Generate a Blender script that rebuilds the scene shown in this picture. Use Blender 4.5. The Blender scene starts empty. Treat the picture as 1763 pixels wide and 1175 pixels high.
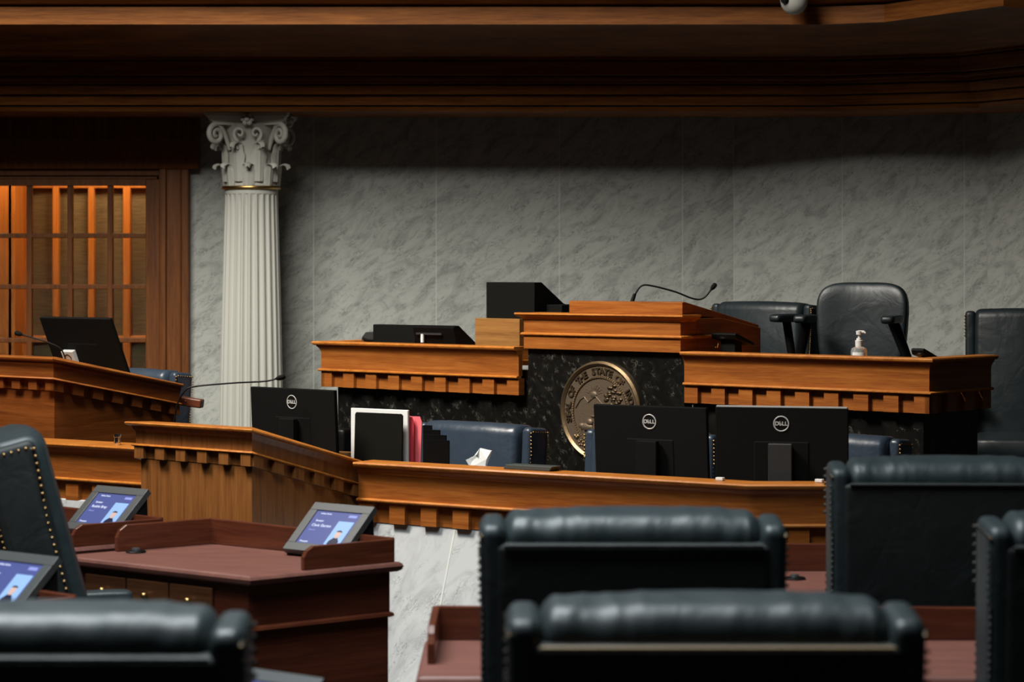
import bpy, bmesh, math, random
from math import sin, cos, tan, pi, radians as R, sqrt, atan2
from mathutils import Vector, Matrix, noise
random.seed(4)
C = bpy.context.scene.collection
F = 4100.0; CX = 881.5; HY = 460.0; CZ = 1.72          # focal length in px, principal column, horizon row, eye height

# ------------------------------------------------------------------ measuring helpers
def P(px, py, Y): return Vector(((px-CX)*Y/F, Y, CZ-(py-HY)*Y/F))
def ZZ(py, Y): return CZ-(py-HY)*Y/F
class Line:                                             # a straight vertical face in plan
    def __init__(s, p, deg):
        s.p = Vector(p); s.a = R(deg)
        s.u = Vector((cos(s.a), -sin(s.a))); s.v = Vector((sin(s.a), cos(s.a)))
    def off(s, d): return Line(s.p+s.v*d, math.degrees(s.a))
    def s(s_, px):
        k = (px-CX)/F                                   # X = k*Y
        p, u = s_.p, s_.u
        return (k*p.y-p.x)/(u.x-k*u.y)
    def at(s, px): return s.p+s.u*s.s(px)
    def pt(s, t, d=0): return s.p+s.u*t+s.v*d

# ------------------------------------------------------------------ materials
MATS = {}
def base_mat(name):
    m = bpy.data.materials.new(name); m.use_nodes = True
    nt = m.node_tree; b = nt.nodes['Principled BSDF']
    return m, nt, b
def plain(name, col, rough=.5, metal=0, spec=.5, bump=0, bscale=200, coat=0):
    if name in MATS: return MATS[name]
    m, nt, b = base_mat(name)
    b.inputs['Base Color'].default_value = (*col, 1); b.inputs['Roughness'].default_value = rough
    b.inputs['Metallic'].default_value = metal; b.inputs['Specular IOR Level'].default_value = spec
    b.inputs['Coat Weight'].default_value = coat
    tc = nt.nodes.new('ShaderNodeTexCoord'); n = nt.nodes.new('ShaderNodeTexNoise')
    n.inputs['Scale'].default_value = bscale; nt.links.new(tc.outputs['Object'], n.inputs['Vector'])
    mr = nt.nodes.new('ShaderNodeMapRange'); mr.inputs['To Min'].default_value = max(0, rough-.06); mr.inputs['To Max'].default_value = min(1, rough+.06)
    nt.links.new(n.outputs['Fac'], mr.inputs['Value']); nt.links.new(mr.outputs['Result'], b.inputs['Roughness'])
    if bump:
        bp = nt.nodes.new('ShaderNodeBump'); bp.inputs['Strength'].default_value = bump; bp.inputs['Distance'].default_value = .002
        nt.links.new(n.outputs['Fac'], bp.inputs['Height']); nt.links.new(bp.outputs['Normal'], b.inputs['Normal'])
    MATS[name] = m; return m
def wood(name, dark, mid, light, grain='h', rough=.38, scale=1.0, rings=0, spec=.4, coat=.15):
    if name in MATS: return MATS[name]
    m, nt, b = base_mat(name); N = nt.nodes.new; L = nt.links.new
    tc = N('ShaderNodeTexCoord'); mp = N('ShaderNodeMapping'); L(tc.outputs['Object'], mp.inputs['Vector'])
    sc = {'h': (1.3, 1.3, 26), 'v': (26, 26, 1.3), 't': (3, 14, 14)}[grain]
    mp.inputs['Scale'].default_value = tuple(q*scale for q in sc)
    n1 = N('ShaderNodeTexNoise'); n1.inputs['Scale'].default_value = 1.6; n1.inputs['Detail'].default_value = 6; n1.inputs['Roughness'].default_value = .62; n1.inputs['Distortion'].default_value = .5
    n2 = N('ShaderNodeTexNoise'); n2.inputs['Scale'].default_value = 9; n2.inputs['Detail'].default_value = 4
    L(mp.outputs['Vector'], n1.inputs['Vector']); L(mp.outputs['Vector'], n2.inputs['Vector'])
    mx = N('ShaderNodeMath'); mx.operation = 'MULTIPLY_ADD'; mx.inputs[1].default_value = .35; L(n2.outputs['Fac'], mx.inputs[0]); 
    m2 = N('ShaderNodeMath'); m2.operation = 'MULTIPLY'; m2.inputs[1].default_value = .75; L(n1.outputs['Fac'], m2.inputs[0]); L(m2.outputs[0], mx.inputs[2])
    last = mx.outputs[0]
    if rings:
        w = N('ShaderNodeTexWave'); w.wave_type = 'RINGS'; w.rings_direction = 'Y'; w.inputs['Scale'].default_value = rings; w.inputs['Distortion'].default_value = 3.5; w.inputs['Detail'].default_value = 3
        mp2 = N('ShaderNodeMapping'); mp2.inputs['Scale'].default_value = (.6, .6, 3); mp2.inputs['Location'].default_value = (0, 0, .12); L(tc.outputs['Object'], mp2.inputs['Vector']); L(mp2.outputs['Vector'], w.inputs['Vector'])
        a = N('ShaderNodeMixRGB'); a.inputs['Fac'].default_value = .45; L(last, a.inputs['Color1']); L(w.outputs['Color'], a.inputs['Color2']); last = a.outputs['Color']
    cr = N('ShaderNodeValToRGB'); e = cr.color_ramp.elements
    e[0].position = .36; e[0].color = (*dark, 1); e[1].position = .72; e[1].color = (*light, 1)
    q = e.new(.54); q.color = (*mid, 1)
    L(last, cr.inputs['Fac']); L(cr.outputs['Color'], b.inputs['Base Color'])
    b.inputs['Roughness'].default_value = rough; b.inputs['Specular IOR Level'].default_value = spec
    b.inputs['Coat Weight'].default_value = coat; b.inputs['Coat Roughness'].default_value = .3
    bp = N('ShaderNodeBump'); bp.inputs['Strength'].default_value = .12; bp.inputs['Distance'].default_value = .002
    L(n2.outputs['Fac'], bp.inputs['Height']); L(bp.outputs['Normal'], b.inputs['Normal'])
    MATS[name] = m; return m
def marble(name, base, vein, patch, rough=.3, rot=(0, R(35), 0), vscale=2.2, lo=.47, hi=.56, stretch=2.6, vw=.022, mask=(.48, .66)):
    m, nt, b = base_mat(name); N = nt.nodes.new; L = nt.links.new
    tc = N('ShaderNodeTexCoord'); m0 = N('ShaderNodeMapping'); m0.inputs['Rotation'].default_value = rot; L(tc.outputs['Object'], m0.inputs['Vector'])
    mp = N('ShaderNodeMapping'); mp.inputs['Scale'].default_value = (1.0, 1.0, stretch)
    L(m0.outputs['Vector'], mp.inputs['Vector'])
    n1 = N('ShaderNodeTexNoise'); n1.inputs['Scale'].default_value = vscale; n1.inputs['Detail'].default_value = 9; n1.inputs['Roughness'].default_value = .68; n1.inputs['Distortion'].default_value = 1.1
    L(mp.outputs['Vector'], n1.inputs['Vector'])
    n2 = N('ShaderNodeTexNoise'); n2.inputs['Scale'].default_value = vscale*4; n2.inputs['Detail'].default_value = 8; n2.inputs['Roughness'].default_value = .7; n2.inputs['Distortion'].default_value = .8
    L(mp.outputs['Vector'], n2.inputs['Vector'])
    # thin veins where fine noise crosses mid value
    s = N('ShaderNodeMath'); s.operation = 'SUBTRACT'; s.inputs[1].default_value = .5; L(n2.outputs['Fac'], s.inputs[0])
    a = N('ShaderNodeMath'); a.operation = 'ABSOLUTE'; L(s.outputs[0], a.inputs[0])
    mr = N('ShaderNodeMapRange'); mr.inputs['From Min'].default_value = 0; mr.inputs['From Max'].default_value = vw; mr.inputs['To Min'].default_value = 1; mr.inputs['To Max'].default_value = 0; L(a.outputs[0], mr.inputs['Value'])
    n3 = N('ShaderNodeTexNoise'); n3.inputs['Scale'].default_value = vscale*2.1; n3.inputs['Detail'].default_value = 3; L(mp.outputs['Vector'], n3.inputs['Vector'])
    mr3 = N('ShaderNodeMapRange'); mr3.inputs['From Min'].default_value = mask[0]; mr3.inputs['From Max'].default_value = mask[1]; L(n3.outputs['Fac'], mr3.inputs['Value'])
    mul = N('ShaderNodeMath'); mul.operation = 'MULTIPLY'; L(mr.outputs['Result'], mul.inputs[0]); L(mr3.outputs['Result'], mul.inputs[1])
    mrp = N('ShaderNodeMapRange'); mrp.inputs['From Min'].default_value = lo; mrp.inputs['From Max'].default_value = hi+.12; L(n1.outputs['Fac'], mrp.inputs['Value'])
    c1 = N('ShaderNodeMixRGB'); c1.inputs['Color1'].default_value = (*base, 1); c1.inputs['Color2'].default_value = (*patch, 1); L(mrp.outputs['Result'], c1.inputs['Fac'])
    c2 = N('ShaderNodeMixRGB'); c2.inputs['Color2'].default_value = (*vein, 1); L(c1.outputs['Color'], c2.inputs['Color1']); L(mul.outputs[0], c2.inputs['Fac'])
    L(c2.outputs['Color'], b.inputs['Base Color']); b.inputs['Roughness'].default_value = rough
    b.inputs['Specular IOR Level'].default_value = .35
    return m
def leather(name, col, rough=.42, tint=None):
    m, nt, b = base_mat(name); N = nt.nodes.new; L = nt.links.new
    tc = N('ShaderNodeTexCoord')
    n = N('ShaderNodeTexNoise'); n.inputs['Scale'].default_value = 9; n.inputs['Detail'].default_value = 4; n.inputs['Distortion'].default_value = .7; L(tc.outputs['Object'], n.inputs['Vector'])
    v = N('ShaderNodeTexVoronoi'); v.inputs['Scale'].default_value = 380; L(tc.outputs['Object'], v.inputs['Vector'])
    b1 = N('ShaderNodeBump'); b1.inputs['Strength'].default_value = .35; b1.inputs['Distance'].default_value = .012; L(n.outputs['Fac'], b1.inputs['Height'])
    b2 = N('ShaderNodeBump'); b2.inputs['Strength'].default_value = .2; b2.inputs['Distance'].default_value = .0006; L(v.outputs['Distance'], b2.inputs['Height']); L(b1.outputs['Normal'], b2.inputs['Normal'])
    L(b2.outputs['Normal'], b.inputs['Normal'])
    mr = N('ShaderNodeMapRange'); mr.inputs['To Min'].default_value = rough-.1; mr.inputs['To Max'].default_value = rough+.12; L(n.outputs['Fac'], mr.inputs['Value']); L(mr.outputs['Result'], b.inputs['Roughness'])
    b.inputs['Base Color'].default_value = (*col, 1); b.inputs['Specular IOR Level'].default_value = .5
    return m
def emis(name, col, s):
    m, nt, b = base_mat(name); b.inputs['Base Color'].default_value = (*[c*.3 for c in col], 1)
    b.inputs['Emission Color'].default_value = (*col, 1); b.inputs['Emission Strength'].default_value = s; b.inputs['Roughness'].default_value = .25
    return m

W_OAK  = wood('cherry_h', (.17, .047, .009), (.29, .086, .015), (.39, .135, .026), 'h', coat=.05)
W_OAKV = wood('cherry_v', (.15, .052, .013), (.235, .086, .022), (.31, .125, .034), 'v', coat=.05)
W_TOP  = wood('cherry_top', (.30, .090, .014), (.45, .150, .024), (.54, .21, .040), 't', rough=.42, coat=0, spec=.25)
W_BOX  = wood('oak_box', (.13, .055, .014), (.27, .125, .036), (.33, .165, .05), 'h', scale=.9)
W_MAH  = wood('mahogany_h', (.040, .009, .005), (.070, .017, .008), (.100, .027, .012), 'h', rough=.35)
W_MAHR = wood('mahogany_rail', (.055, .014, .007), (.10, .026, .012), (.15, .042, .018), 'h', rough=.28)
W_MTOP = wood('mahogany_top', (.125, .048, .037), (.16, .062, .046), (.19, .075, .056), 't', rough=.5, coat=0)
W_BRW  = wood('walnut_h', (.10, .026, .005), (.17, .046, .008), (.23, .070, .014), 'h', rough=.4, coat=.05)
W_DRAW = wood('drawer_brown', (.035, .012, .005), (.065, .024, .009), (.095, .038, .014), 'h', rough=.4, coat=0)
W_COR  = wood('cornice_wood', (.095, .029, .006), (.175, .058, .012), (.26, .092, .020), 'h', rough=.55, scale=.8, coat=0, spec=.12)
W_DRK  = wood('door_wood', (.085, .024, .004), (.14, .042, .007), (.19, .062, .011), 'v', rough=.5, spec=.25, coat=0)
W_VEST = wood('vestibule_wood', (.34, .12, .025), (.48, .17, .035), (.58, .22, .05), 'v', rough=.4)
CANE   = wood('cane_panel', (.065, .045, .024), (.13, .092, .048), (.20, .145, .08), 'h', rough=.7, scale=4.5, coat=0)
MARB   = marble('white_marble', (.45, .455, .42), (.09, .095, .09), (.27, .28, .26), rough=.45, rot=(0, R(38), 0), vscale=3.4, stretch=2.6, vw=.022, mask=(.42, .58))
MARBB  = marble('base_marble', (.56, .58, .585), (.13, .135, .135), (.42, .435, .44), rough=.45, rot=(0, R(55), R(30)), vscale=4.0, vw=.02)
JOINT  = plain('marble_joint', (.58, .59, .56), .7)
BLK    = marble('black_marble', (.0045, .0043, .0038), (.42, .40, .34), (.010, .010, .008), rough=.32, rot=(0, R(-50), R(40)), vscale=10, stretch=1.5, vw=.010, mask=(.54, .68))
STONE  = plain('column_stone', (.44, .43, .385), .6, bump=.15, bscale=60)
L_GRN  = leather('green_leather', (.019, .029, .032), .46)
L_GRN2 = leather('green_leather_shaded', (.0045, .0075, .0075), .6)  # same green leather, with the shade darkened into its colour
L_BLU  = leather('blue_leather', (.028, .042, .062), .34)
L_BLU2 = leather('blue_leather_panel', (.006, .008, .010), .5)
L_DK   = leather('dark_leather', (.010, .016, .019), .42)
BRASS  = plain('brass', (.55, .34, .12), .3, 1)
NAIL   = plain('nail_brass', (.40, .25, .10), .35, 1)
NAILD  = plain('nail_tarnished', (.045, .04, .032), .5, .5)
TAN    = plain('tan_seam', (.26, .17, .075), .5)
CLIP   = plain('matte_black', (.002, .002, .002), .85, spec=.08)
BRONZE = plain('seal_bronze', (.24, .165, .09), .42, .85, bump=.3, bscale=60)
BRONZE2= plain('seal_bronze_field', (.17, .125, .085), .55, .7, bump=.5, bscale=90)
BRONZE3= plain('seal_letters', (.10, .07, .04), .45, .8)
BLACKP = plain('black_plastic', (.0045, .0045, .004), .75, spec=.12, bump=.1, bscale=500)
BLACKG = plain('black_satin', (.0035, .0035, .0035), .45, spec=.2)
GREYP  = plain('grey_plastic', (.028, .028, .028), .45)
BEZEL  = plain('tablet_bezel', (.055, .058, .058), .4)
MARK   = plain('logo_silver', (.62, .62, .60), .35, .2)
CHROME = plain('chrome', (.75, .75, .78), .12, 1)
STEEL  = plain('steel_edge', (.35, .36, .38), .3, .9)
WHITE  = plain('white_plastic', (.72, .72, .70), .5)
PAPER  = plain('paper', (.80, .80, .77), .8)
PINK   = plain('pink_folder', (.85, .16, .19), .7)
RED    = plain('red_folder', (.60, .05, .07), .7)
CARPET = plain('carpet', (.012, .006, .006), .95, bump=.8, bscale=400)
CAMW   = plain('dome_white', (.42, .41, .38), .4)
SCREEN = emis('tablet_screen', (.085, .105, .30), .8)
SCR_T  = emis('screen_text', (.75, .82, 1.0), .9)
SCR_D  = emis('screen_text_dim', (.30, .34, .75), .8)
SCR_P  = emis('screen_photo', (.30, .48, .80), .9)
SCR_S  = emis('screen_suit', (.02, .02, .06), .6)
SCR_F  = emis('screen_face', (.75, .50, .42), .7)
gl, nt, b = base_mat('pane_glass')
b.inputs['Base Color'].default_value = (.9, .93, .9, 1); b.inputs['Roughness'].default_value = .014
b.inputs['Transmission Weight'].default_value = 1; b.inputs['IOR'].default_value = 1.1
GLASS = gl
cb, nt, b = base_mat('clear_bottle'); b.inputs['Base Color'].default_value = (.8, .85, .85, 1); b.inputs['Roughness'].default_value = .08
b.inputs['Transmission Weight'].default_value = .75; b.inputs['IOR'].default_value = 1.33
CLEAR = cb

# ------------------------------------------------------------------ mesh builder
class MB:
    def __init__(s): s.bm = bmesh.new()
    def box(s, x0, x1, y0, y1, z0, z1, M=None):
        vs = [s.bm.verts.new(v) for v in [(x0,y0,z0),(x1,y0,z0),(x1,y1,z0),(x0,y1,z0),(x0,y0,z1),(x1,y0,z1),(x1,y1,z1),(x0,y1,z1)]]
        for f in [(3,2,1,0),(4,5,6,7),(0,1,5,4),(1,2,6,5),(2,3,7,6),(3,0,4,7)]: s.bm.faces.new([vs[i] for i in f])
        if M is not None:
            for v in vs: v.co = M @ v.co
        return s
    def loft(s, rings, cap=True, closed=True):
        rs = [[s.bm.verts.new(p) for p in r] for r in rings]
        n = len(rs[0])
        for a, b_ in zip(rs, rs[1:]):
            for i in range(n if closed else n-1):
                j = (i+1) % n
                try: s.bm.faces.new([a[i], a[j], b_[j], b_[i]])
                except ValueError: pass
        if cap and closed:
            s.bm.faces.new(rs[0][::-1]); s.bm.faces.new(rs[-1])
        return s
    def prism(s, poly, vec):                            # 3D polygon extruded by vec
        vec = Vector(vec); return s.loft([[Vector(p) for p in poly], [Vector(p)+vec for p in poly]])
    def slab(s, poly, z0, z1): return s.loft([[(p[0], p[1], z0) for p in poly], [(p[0], p[1], z1) for p in poly]])
    def tube(s, pts, r, n=10):
        pts = [Vector(p) for p in pts]; rings = []
        rr = r if isinstance(r, (list, tuple)) else [r]*len(pts)
        up = Vector((0, 0, 1)); prev = None
        for i, p in enumerate(pts):
            t = (pts[min(i+1, len(pts)-1)]-pts[max(i-1, 0)]).normalized()
            if prev is None:
                a = t.cross(up)
                if a.length < 1e-3: a = t.cross(Vector((1, 0, 0)))
            else: a = prev-t*prev.dot(t)
            a.normalize(); prev = a; b_ = t.cross(a)
            rings.append([p+(a*cos(2*pi*k/n)+b_*sin(2*pi*k/n))*rr[i] for k in range(n)])
        return s.loft(rings)
    def lathe(s, prof, n=32, c=(0, 0, 0)):              # prof (r,z)
        return s.loft([[(c[0]+max(r, 1e-4)*cos(2*pi*k/n), c[1]+max(r, 1e-4)*sin(2*pi*k/n), c[2]+z) for k in range(n)] for r, z in prof])
    def sph(s, c, r, n=10, m=6, sc=(1, 1, 1)):
        c = Vector(c)
        return s.loft([[c+Vector((r*sc[0]*max(sin(pi*j/m), .02)*cos(2*pi*k/n), r*sc[1]*max(sin(pi*j/m), .02)*sin(2*pi*k/n), -r*sc[2]*cos(pi*j/m))) for k in range(n)] for j in range(m+1)])
    def pillow(s, c, h, e1=.35, e2=.35, n=48, m=24, f=None):   # superellipsoid, half sizes h
        def pw(a, e): return math.copysign(abs(a)**e, a)
        rings = []
        for j in range(m+1):
            ph = -pi/2+pi*j/m; rg = []
            for k in range(n):
                t = 2*pi*(k+.5)/n
                w = max(abs(cos(ph)), 1e-5)**e1
                p = Vector((h[0]*w*pw(cos(t), e2), h[1]*w*pw(sin(t), e2), h[2]*pw(sin(ph), e1)))
                if f: p = f(p)
                rg.append(Vector(c)+p)
            rings.append(rg)
        return s.loft(rings)
    def sweep(s, path, prof, caps=True):                # path [(x,y,z)], prof [(out,dz)] closed; out is to the right of travel
        pts = [Vector(p) for p in path]; n = len(pts); rings = []
        for i in range(n):
            d0 = (pts[i]-pts[i-1]).xy.normalized() if i > 0 else None
            d1 = (pts[i+1]-pts[i]).xy.normalized() if i < n-1 else None
            if d0 is None: d0 = d1
            if d1 is None: d1 = d0
            n0 = Vector((d0.y, -d0.x)); n1 = Vector((d1.y, -d1.x)); mm = (n0+n1).normalized(); mm = mm/max(mm.dot(n0), .2)
            rings.append([(pts[i].x+mm.x*o, pts[i].y+mm.y*o, pts[i].z+z) for o, z in prof])
        return s.loft(rings, cap=caps)
    def done(s, name, mat, parent=None, smooth=None, bevel=0, loc=None, rot=None):
        bmesh.ops.recalc_face_normals(s.bm, faces=s.bm.faces)
        me = bpy.data.meshes.new(name); s.bm.to_mesh(me); s.bm.free()
        if isinstance(mat, (list, tuple)):
            for q in mat: me.materials.append(q)
        else: me.materials.append(mat)
        o = bpy.data.objects.new(name, me); C.objects.link(o)
        if parent: o.parent = parent
        if loc: o.location = loc
        if rot: o.rotation_euler = rot
        if smooth is not None:
            for p in me.polygons: p.use_smooth = True
            me.set_sharp_from_angle(angle=R(smooth))
        if bevel:
            bv = o.modifiers.new('b', 'BEVEL'); bv.width = bevel; bv.segments = 2; bv.limit_method = 'ANGLE'; bv.angle_limit = R(40); bv.harden_normals = False
        return o
def thing(name, label, cat, loc=(0, 0, 0), rotz=0, group=None):
    o = bpy.data.objects.new(name, None); C.objects.link(o); o.location = loc; o.rotation_euler = (0, 0, rotz); o.empty_display_size = .1
    o['label'] = label; o['category'] = cat
    if group: o['group'] = group
    return o
def tag(o, label, cat, group=None):
    o['label'] = label; o['category'] = cat
    if group: o['group'] = group
    return o
def struct(o): o['kind'] = 'structure'; return o
def copy_tree(o, parent=None):
    c = o.copy(); C.objects.link(c); c.parent = parent
    for ch in [q for q in bpy.data.objects if q.parent == o]: copy_tree(ch, c)
    return c
def text_mesh(body, size, mat, name, parent, ext=.0008, align='CENTER', sx=1.0, bold=0):
    cu = bpy.data.curves.new(name, 'FONT'); cu.body = body; cu.size = size; cu.extrude = ext; cu.align_x = align; cu.align_y = 'CENTER'; cu.offset = bold
    ob = bpy.data.objects.new(name+'_tmp', cu); C.objects.link(ob)
    dg = bpy.context.evaluated_depsgraph_get(); dg.update()
    me = bpy.data.meshes.new_from_object(ob.evaluated_get(dg)); bpy.data.objects.remove(ob)
    me.materials.clear(); me.materials.append(mat)
    for v in me.vertices: v.co.x *= sx
    o = bpy.data.objects.new(name, me); C.objects.link(o); o.parent = parent
    return o
def shift(path, o): return [(p[0]-o[0], p[1]-o[1], p[2]-o[2]) for p in path]
def offs(path, d):                                      # plan offset, positive = inward (away from viewer side)
    pts = [Vector(p) for p in path]; n = len(pts); out = []
    for i in range(n):
        d0 = (pts[i]-pts[i-1]).xy.normalized() if i > 0 else None
        d1 = (pts[i+1]-pts[i]).xy.normalized() if i < n-1 else None
        if d0 is None: d0 = d1
        if d1 is None: d1 = d0
        n0 = Vector((d0.y, -d0.x)); n1 = Vector((d1.y, -d1.x)); mm = (n0+n1).normalized(); mm = mm/max(mm.dot(n0), .2)
        out.append((pts[i].x-mm.x*d, pts[i].y-mm.y*d, pts[i].z))
    return out
def dentils(mb, path, z1, z0, w, pitch, o_out, o_in, first=0.0, phases=None):
    for i in range(len(path)-1):
        a = Vector(path[i]); b_ = Vector(path[i+1]); d = b_-a; Ln = d.xy.length
        du = Vector((d.x/Ln, d.y/Ln)); nn = Vector((du.y, -du.x)); sl = d.z/Ln
        n = max(1, round((Ln-w)/pitch)); pt = (Ln-w)/n
        if i > 0 and a.z+0 == a.z: pass
        for k in range(n+1):
            s0 = k*pt; s1 = s0+w
            if k == 0: s0 -= 0
            q = [a.xy+du*s0+nn*o_out, a.xy+du*s1+nn*o_out, a.xy+du*s1+nn*o_in, a.xy+du*s0+nn*o_in]
            zz = [a.z+sl*s0, a.z+sl*s1, a.z+sl*s1, a.z+sl*s0]
            mb.append([[(q[j].x, q[j].y, zz[j]+z0) for j in range(4)], [(q[j].x, q[j].y, zz[j]+z1) for j in range(4)]])

# total height .247: ledge, coved fascia, bead, dentil course
def counter(t, path, H=.247, led=.035, dw=.078, pitch=.157, depth=.13, wd=None, wt=None, k=1.0, zb=None, flush=True, panel_to=None, gm=None):
    wd = wd or W_OAK; wt = wt or W_TOP
    o = t.location; p = shift(path, (o.x, o.y, 0))
    MB().sweep(p, [(led, 0), (led+.004, -.006*k), (led+.002, -.014*k), (led-.006, -.02*k), (-depth, -.02*k), (-depth, 0)]).done('ledge', wt, t, smooth=40)
    zf = -H*.60; 
    MB().sweep(p, [(led-.014, -.02*k), (led-.018, -.028*k), (.010, -.036*k), (.003, -.048*k), (0, -.06*k), (0, zf), (-.03, zf), (-.03, -.02*k)]).done('fascia', wd, t, smooth=40)
    hh = .014*k
    MB().sweep(p, [(-.02, zf), (.009, zf), (.015, zf-hh*.25), (.016, zf-hh*.6), (.011, zf-hh), (-.02, zf-hh)]).done('bead_moulding', wt, t, smooth=60)
    if flush:
        MB().sweep(p, [(-.024, zf-hh), (-.024, -H), (-.045, -H), (-.045, zf-hh)]).done('dentil_backing', gm or wd, t)
    m = []; dentils(m, p, zf-hh, -H, dw, pitch, 0 if flush else .010, -.026)
    for r_ in m: MB().loft(r_).done('dentil_block', gm or wd, t, bevel=.0012)

# ================================================================== THE SETTING
WY = 17.0
floor = struct(MB().box(-7, 7, -2, 18.9, -.1, 0).done('floor', CARPET))
# main marble wall with fine joints (facets)
def marble_wall(name, a, b_, joints, z1, z0=0.0, rows=(1.30,)):
    a = Vector(a); b_ = Vector(b_); d = (b_-a); Ln = d.length; du = d/Ln; ang = atan2(du.y, du.x)
    m = MB(); g = .0028; js = [0]+[j for j in joints if 0 < j < Ln]+[Ln]
    zs = [z0]+list(rows)+[z1]
    for i in range(len(js)-1):
        for k in range(len(zs)-1):
            m.box(js[i]+g, js[i+1]-g, 0, .03, zs[k]+g*.5, zs[k+1]-g*.5)
    m.box(0, Ln, .002, .15, z0, z1)
    bmesh.ops.recalc_face_normals(m.bm, faces=m.bm.faces)
    nb = len(m.bm.faces)
    o = m.done(name, [MARB, JOINT], loc=(a.x, a.y, 0), rot=(0, 0, ang))
    o.data.polygons.foreach_set('material_index', [0]*(nb-6)+[1]*6)
    return struct(o)
WT = 3.6
xa = (328-CX)*WY/F; xb = (1263-CX)*WY/F
marble_wall('wall_back', (xa, WY), (xb, WY), [(px-328)*WY/F for px in (540, 751, 963, 1175)], WT)
fa = R(16); fl = Vector((xb, WY)); fd = Vector((cos(fa), -sin(fa)))
LW = Line(fl, 16)
marble_wall('wall_right', fl, LW.at(1700), [LW.s(1450), LW.s(1660)], WT)
e1 = LW.at(1700)
marble_wall('wall_right', e1, e1+Vector((1.2, -1.3)), [.9], WT).name = 'wall_far_right'

# wooden wall around the glazed doors on the left: wide casing, stepped head, glazed sash
def zat(y): return ZZ(y, WY)
def xat(x): return (x-CX)*WY/F
m = MB()
m.box(xat(277), xat(328), WY-.10, WY+.12, 0, zat(292)); m.box(xat(277)+.01, xat(290), WY-.13, WY-.1, 0, zat(292))
m.box(xat(313), xat(316), WY-.115, WY-.1, 0, zat(292))
struct(m.done('trim_1', W_DRK, bevel=.006))
m = MB()
m.box(-7, xat(345), WY-.16, WY+.12, zat(240), WT)
m.prism([(-7, WY-.16, zat(240)), (-7, WY-.14, zat(268)), (-7, WY-.11, zat(292)), (-7, WY+.12, zat(292)), (-7, WY+.12, zat(240))], (7+xat(345), 0, 0))
struct(m.done('trim_2', W_DRK, bevel=.004))
m = MB(); m.box(-7, xat(277), WY-.07, WY+.12, zat(303), zat(292)); m.box(-7, xat(272), WY-.045, WY+.12, zat(309), zat(303))
struct(m.done('trim_3', W_DRK, bevel=.004))
# sash frame + muntins
door = struct(MB().box(xat(252), xat(277), WY-.04, WY+.04, 0, zat(309)).done('door_1', W_DRK, bevel=.006))
m = MB(); m.box(-7, xat(252), WY-.04, WY+.04, zat(320), zat(309)); m.box(-7, xat(252), WY-.04, WY+.04, 0, .65)
m.done('head_rail', W_DRK, door)
cols = [(-15.5), 51.5, 121.5, 190.5]; rows_ = [406, 494, 586, 672, 760]
m = MB()
for cx_ in [-15.5-67*(k+1) for k in range(11)] + cols: m.box(xat(cx_-4.5), xat(cx_+4.5), WY-.028, WY+.028, .65, zat(320))
for ry in rows_: m.box(-7, xat(252), WY-.026, WY+.026, zat(ry+4), zat(ry-4))
m.done('muntin_grid', W_DRK, door, bevel=.004)
MB().box(-7, xat(252), WY-.003, WY+.003, .65, zat(320)).done('glass_pane', GLASS, door)
# vestibule behind the door: cane panels in orange-lit stiles
VY = 18.2
def vx(x): return (x-CX)*VY/F
m = MB(); m.box(-7, vx(300), VY+.02, VY+.06, 0, 3.0)
struct(m.done('wall_vestibule', CANE))
m = MB()
for a_, b_ in ((-700, -688), (-610, -598), (-520, -508), (-430, -418), (-340, -328), (-250, -238), (-160, -150), (-90, -78), (-30, -18), (35, 40), (40, 56), (92, 103), (153, 164), (213, 226), (276, 290)): m.box(vx(a_), vx(b_), VY-.05, VY+.03, 0, 3.0)
m.box(-7, vx(290), VY-.04, VY+.03, ZZ(325, VY), ZZ(312, VY)); m.box(-7, vx(290), VY-.04, VY+.03, ZZ(590, VY), ZZ(578, VY))
struct(m.done('trim_4', W_VEST, bevel=.012))
m = MB(); m.box(vx(-200), vx(36), VY-.35, VY-.30, 0, 3.0); m.box(vx(36)-.02, vx(36)+.03, VY-.35, VY+.02, 0, 3.0)
struct(m.done('trim_5', W_VEST))
m = MB()
for zz in [ .9+.35*i for i in range(6)]: m.box(vx(8), vx(14), VY-.36, VY-.34, 0, 2.9)
struct(m.done('trim_6', W_VEST))
struct(MB().box(-7, vx(300), WY+.12, VY+.1, 3.0, 3.05).done('ceiling', W_VEST))
struct(MB().box(vx(300), vx(300)+.05, WY+.12, VY+.1, 0, 3.0).done('wall_vestibule_side', W_VEST))

# cornice / balcony front
def cor_path(Y):                                        # plan path of the cornice at reference depth 15.95
    dy = Y-15.95
    return [(-7, Y, 0), ((1428-CX)*15.95/F-.10*dy, Y, 0), ((1686-CX)*15.6/F-.3*dy, 15.6+dy, 0), ((1686-CX)*15.6/F+.75-.8*dy, 14.35+dy, 0)]
zc = lambda y, Y: ZZ(y, Y)
prof = []                                               # (Y, pixel row) from bottom inner to top
steps = [(16.6, 191), (15.95, 191.5), (15.93, 184), (15.96, 182.5), (15.90, 180.5), (15.885, 165), (15.90, 163.5), (15.84, 162), (15.82, 148), (15.86, 146.5), (15.80, 144), (15.80, 139), (15.77, 137), (15.77, 133), (15.80, 131), (15.72, 129), (15.71, 106), (15.73, 104), (15.66, 102), (15.66, 98), (15.62, 96), (15.60, 92), (15.54, 82), (15.44, 70), (15.28, 58), (15.05, 49), (14.86, 45), (14.84, 43), (14.82, 42), (14.82, 12), (14.85, 10), (14.78, 6), (14.70, -10), (14.60, -25), (14.60, -60), (16.6, -60)]
pr = [(15.95-Y, zc(y, min(Y, 15.95))) for Y, y in steps]
cor = struct(MB().sweep(cor_path(15.95), pr).done('trim_7', W_COR, smooth=25))
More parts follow.
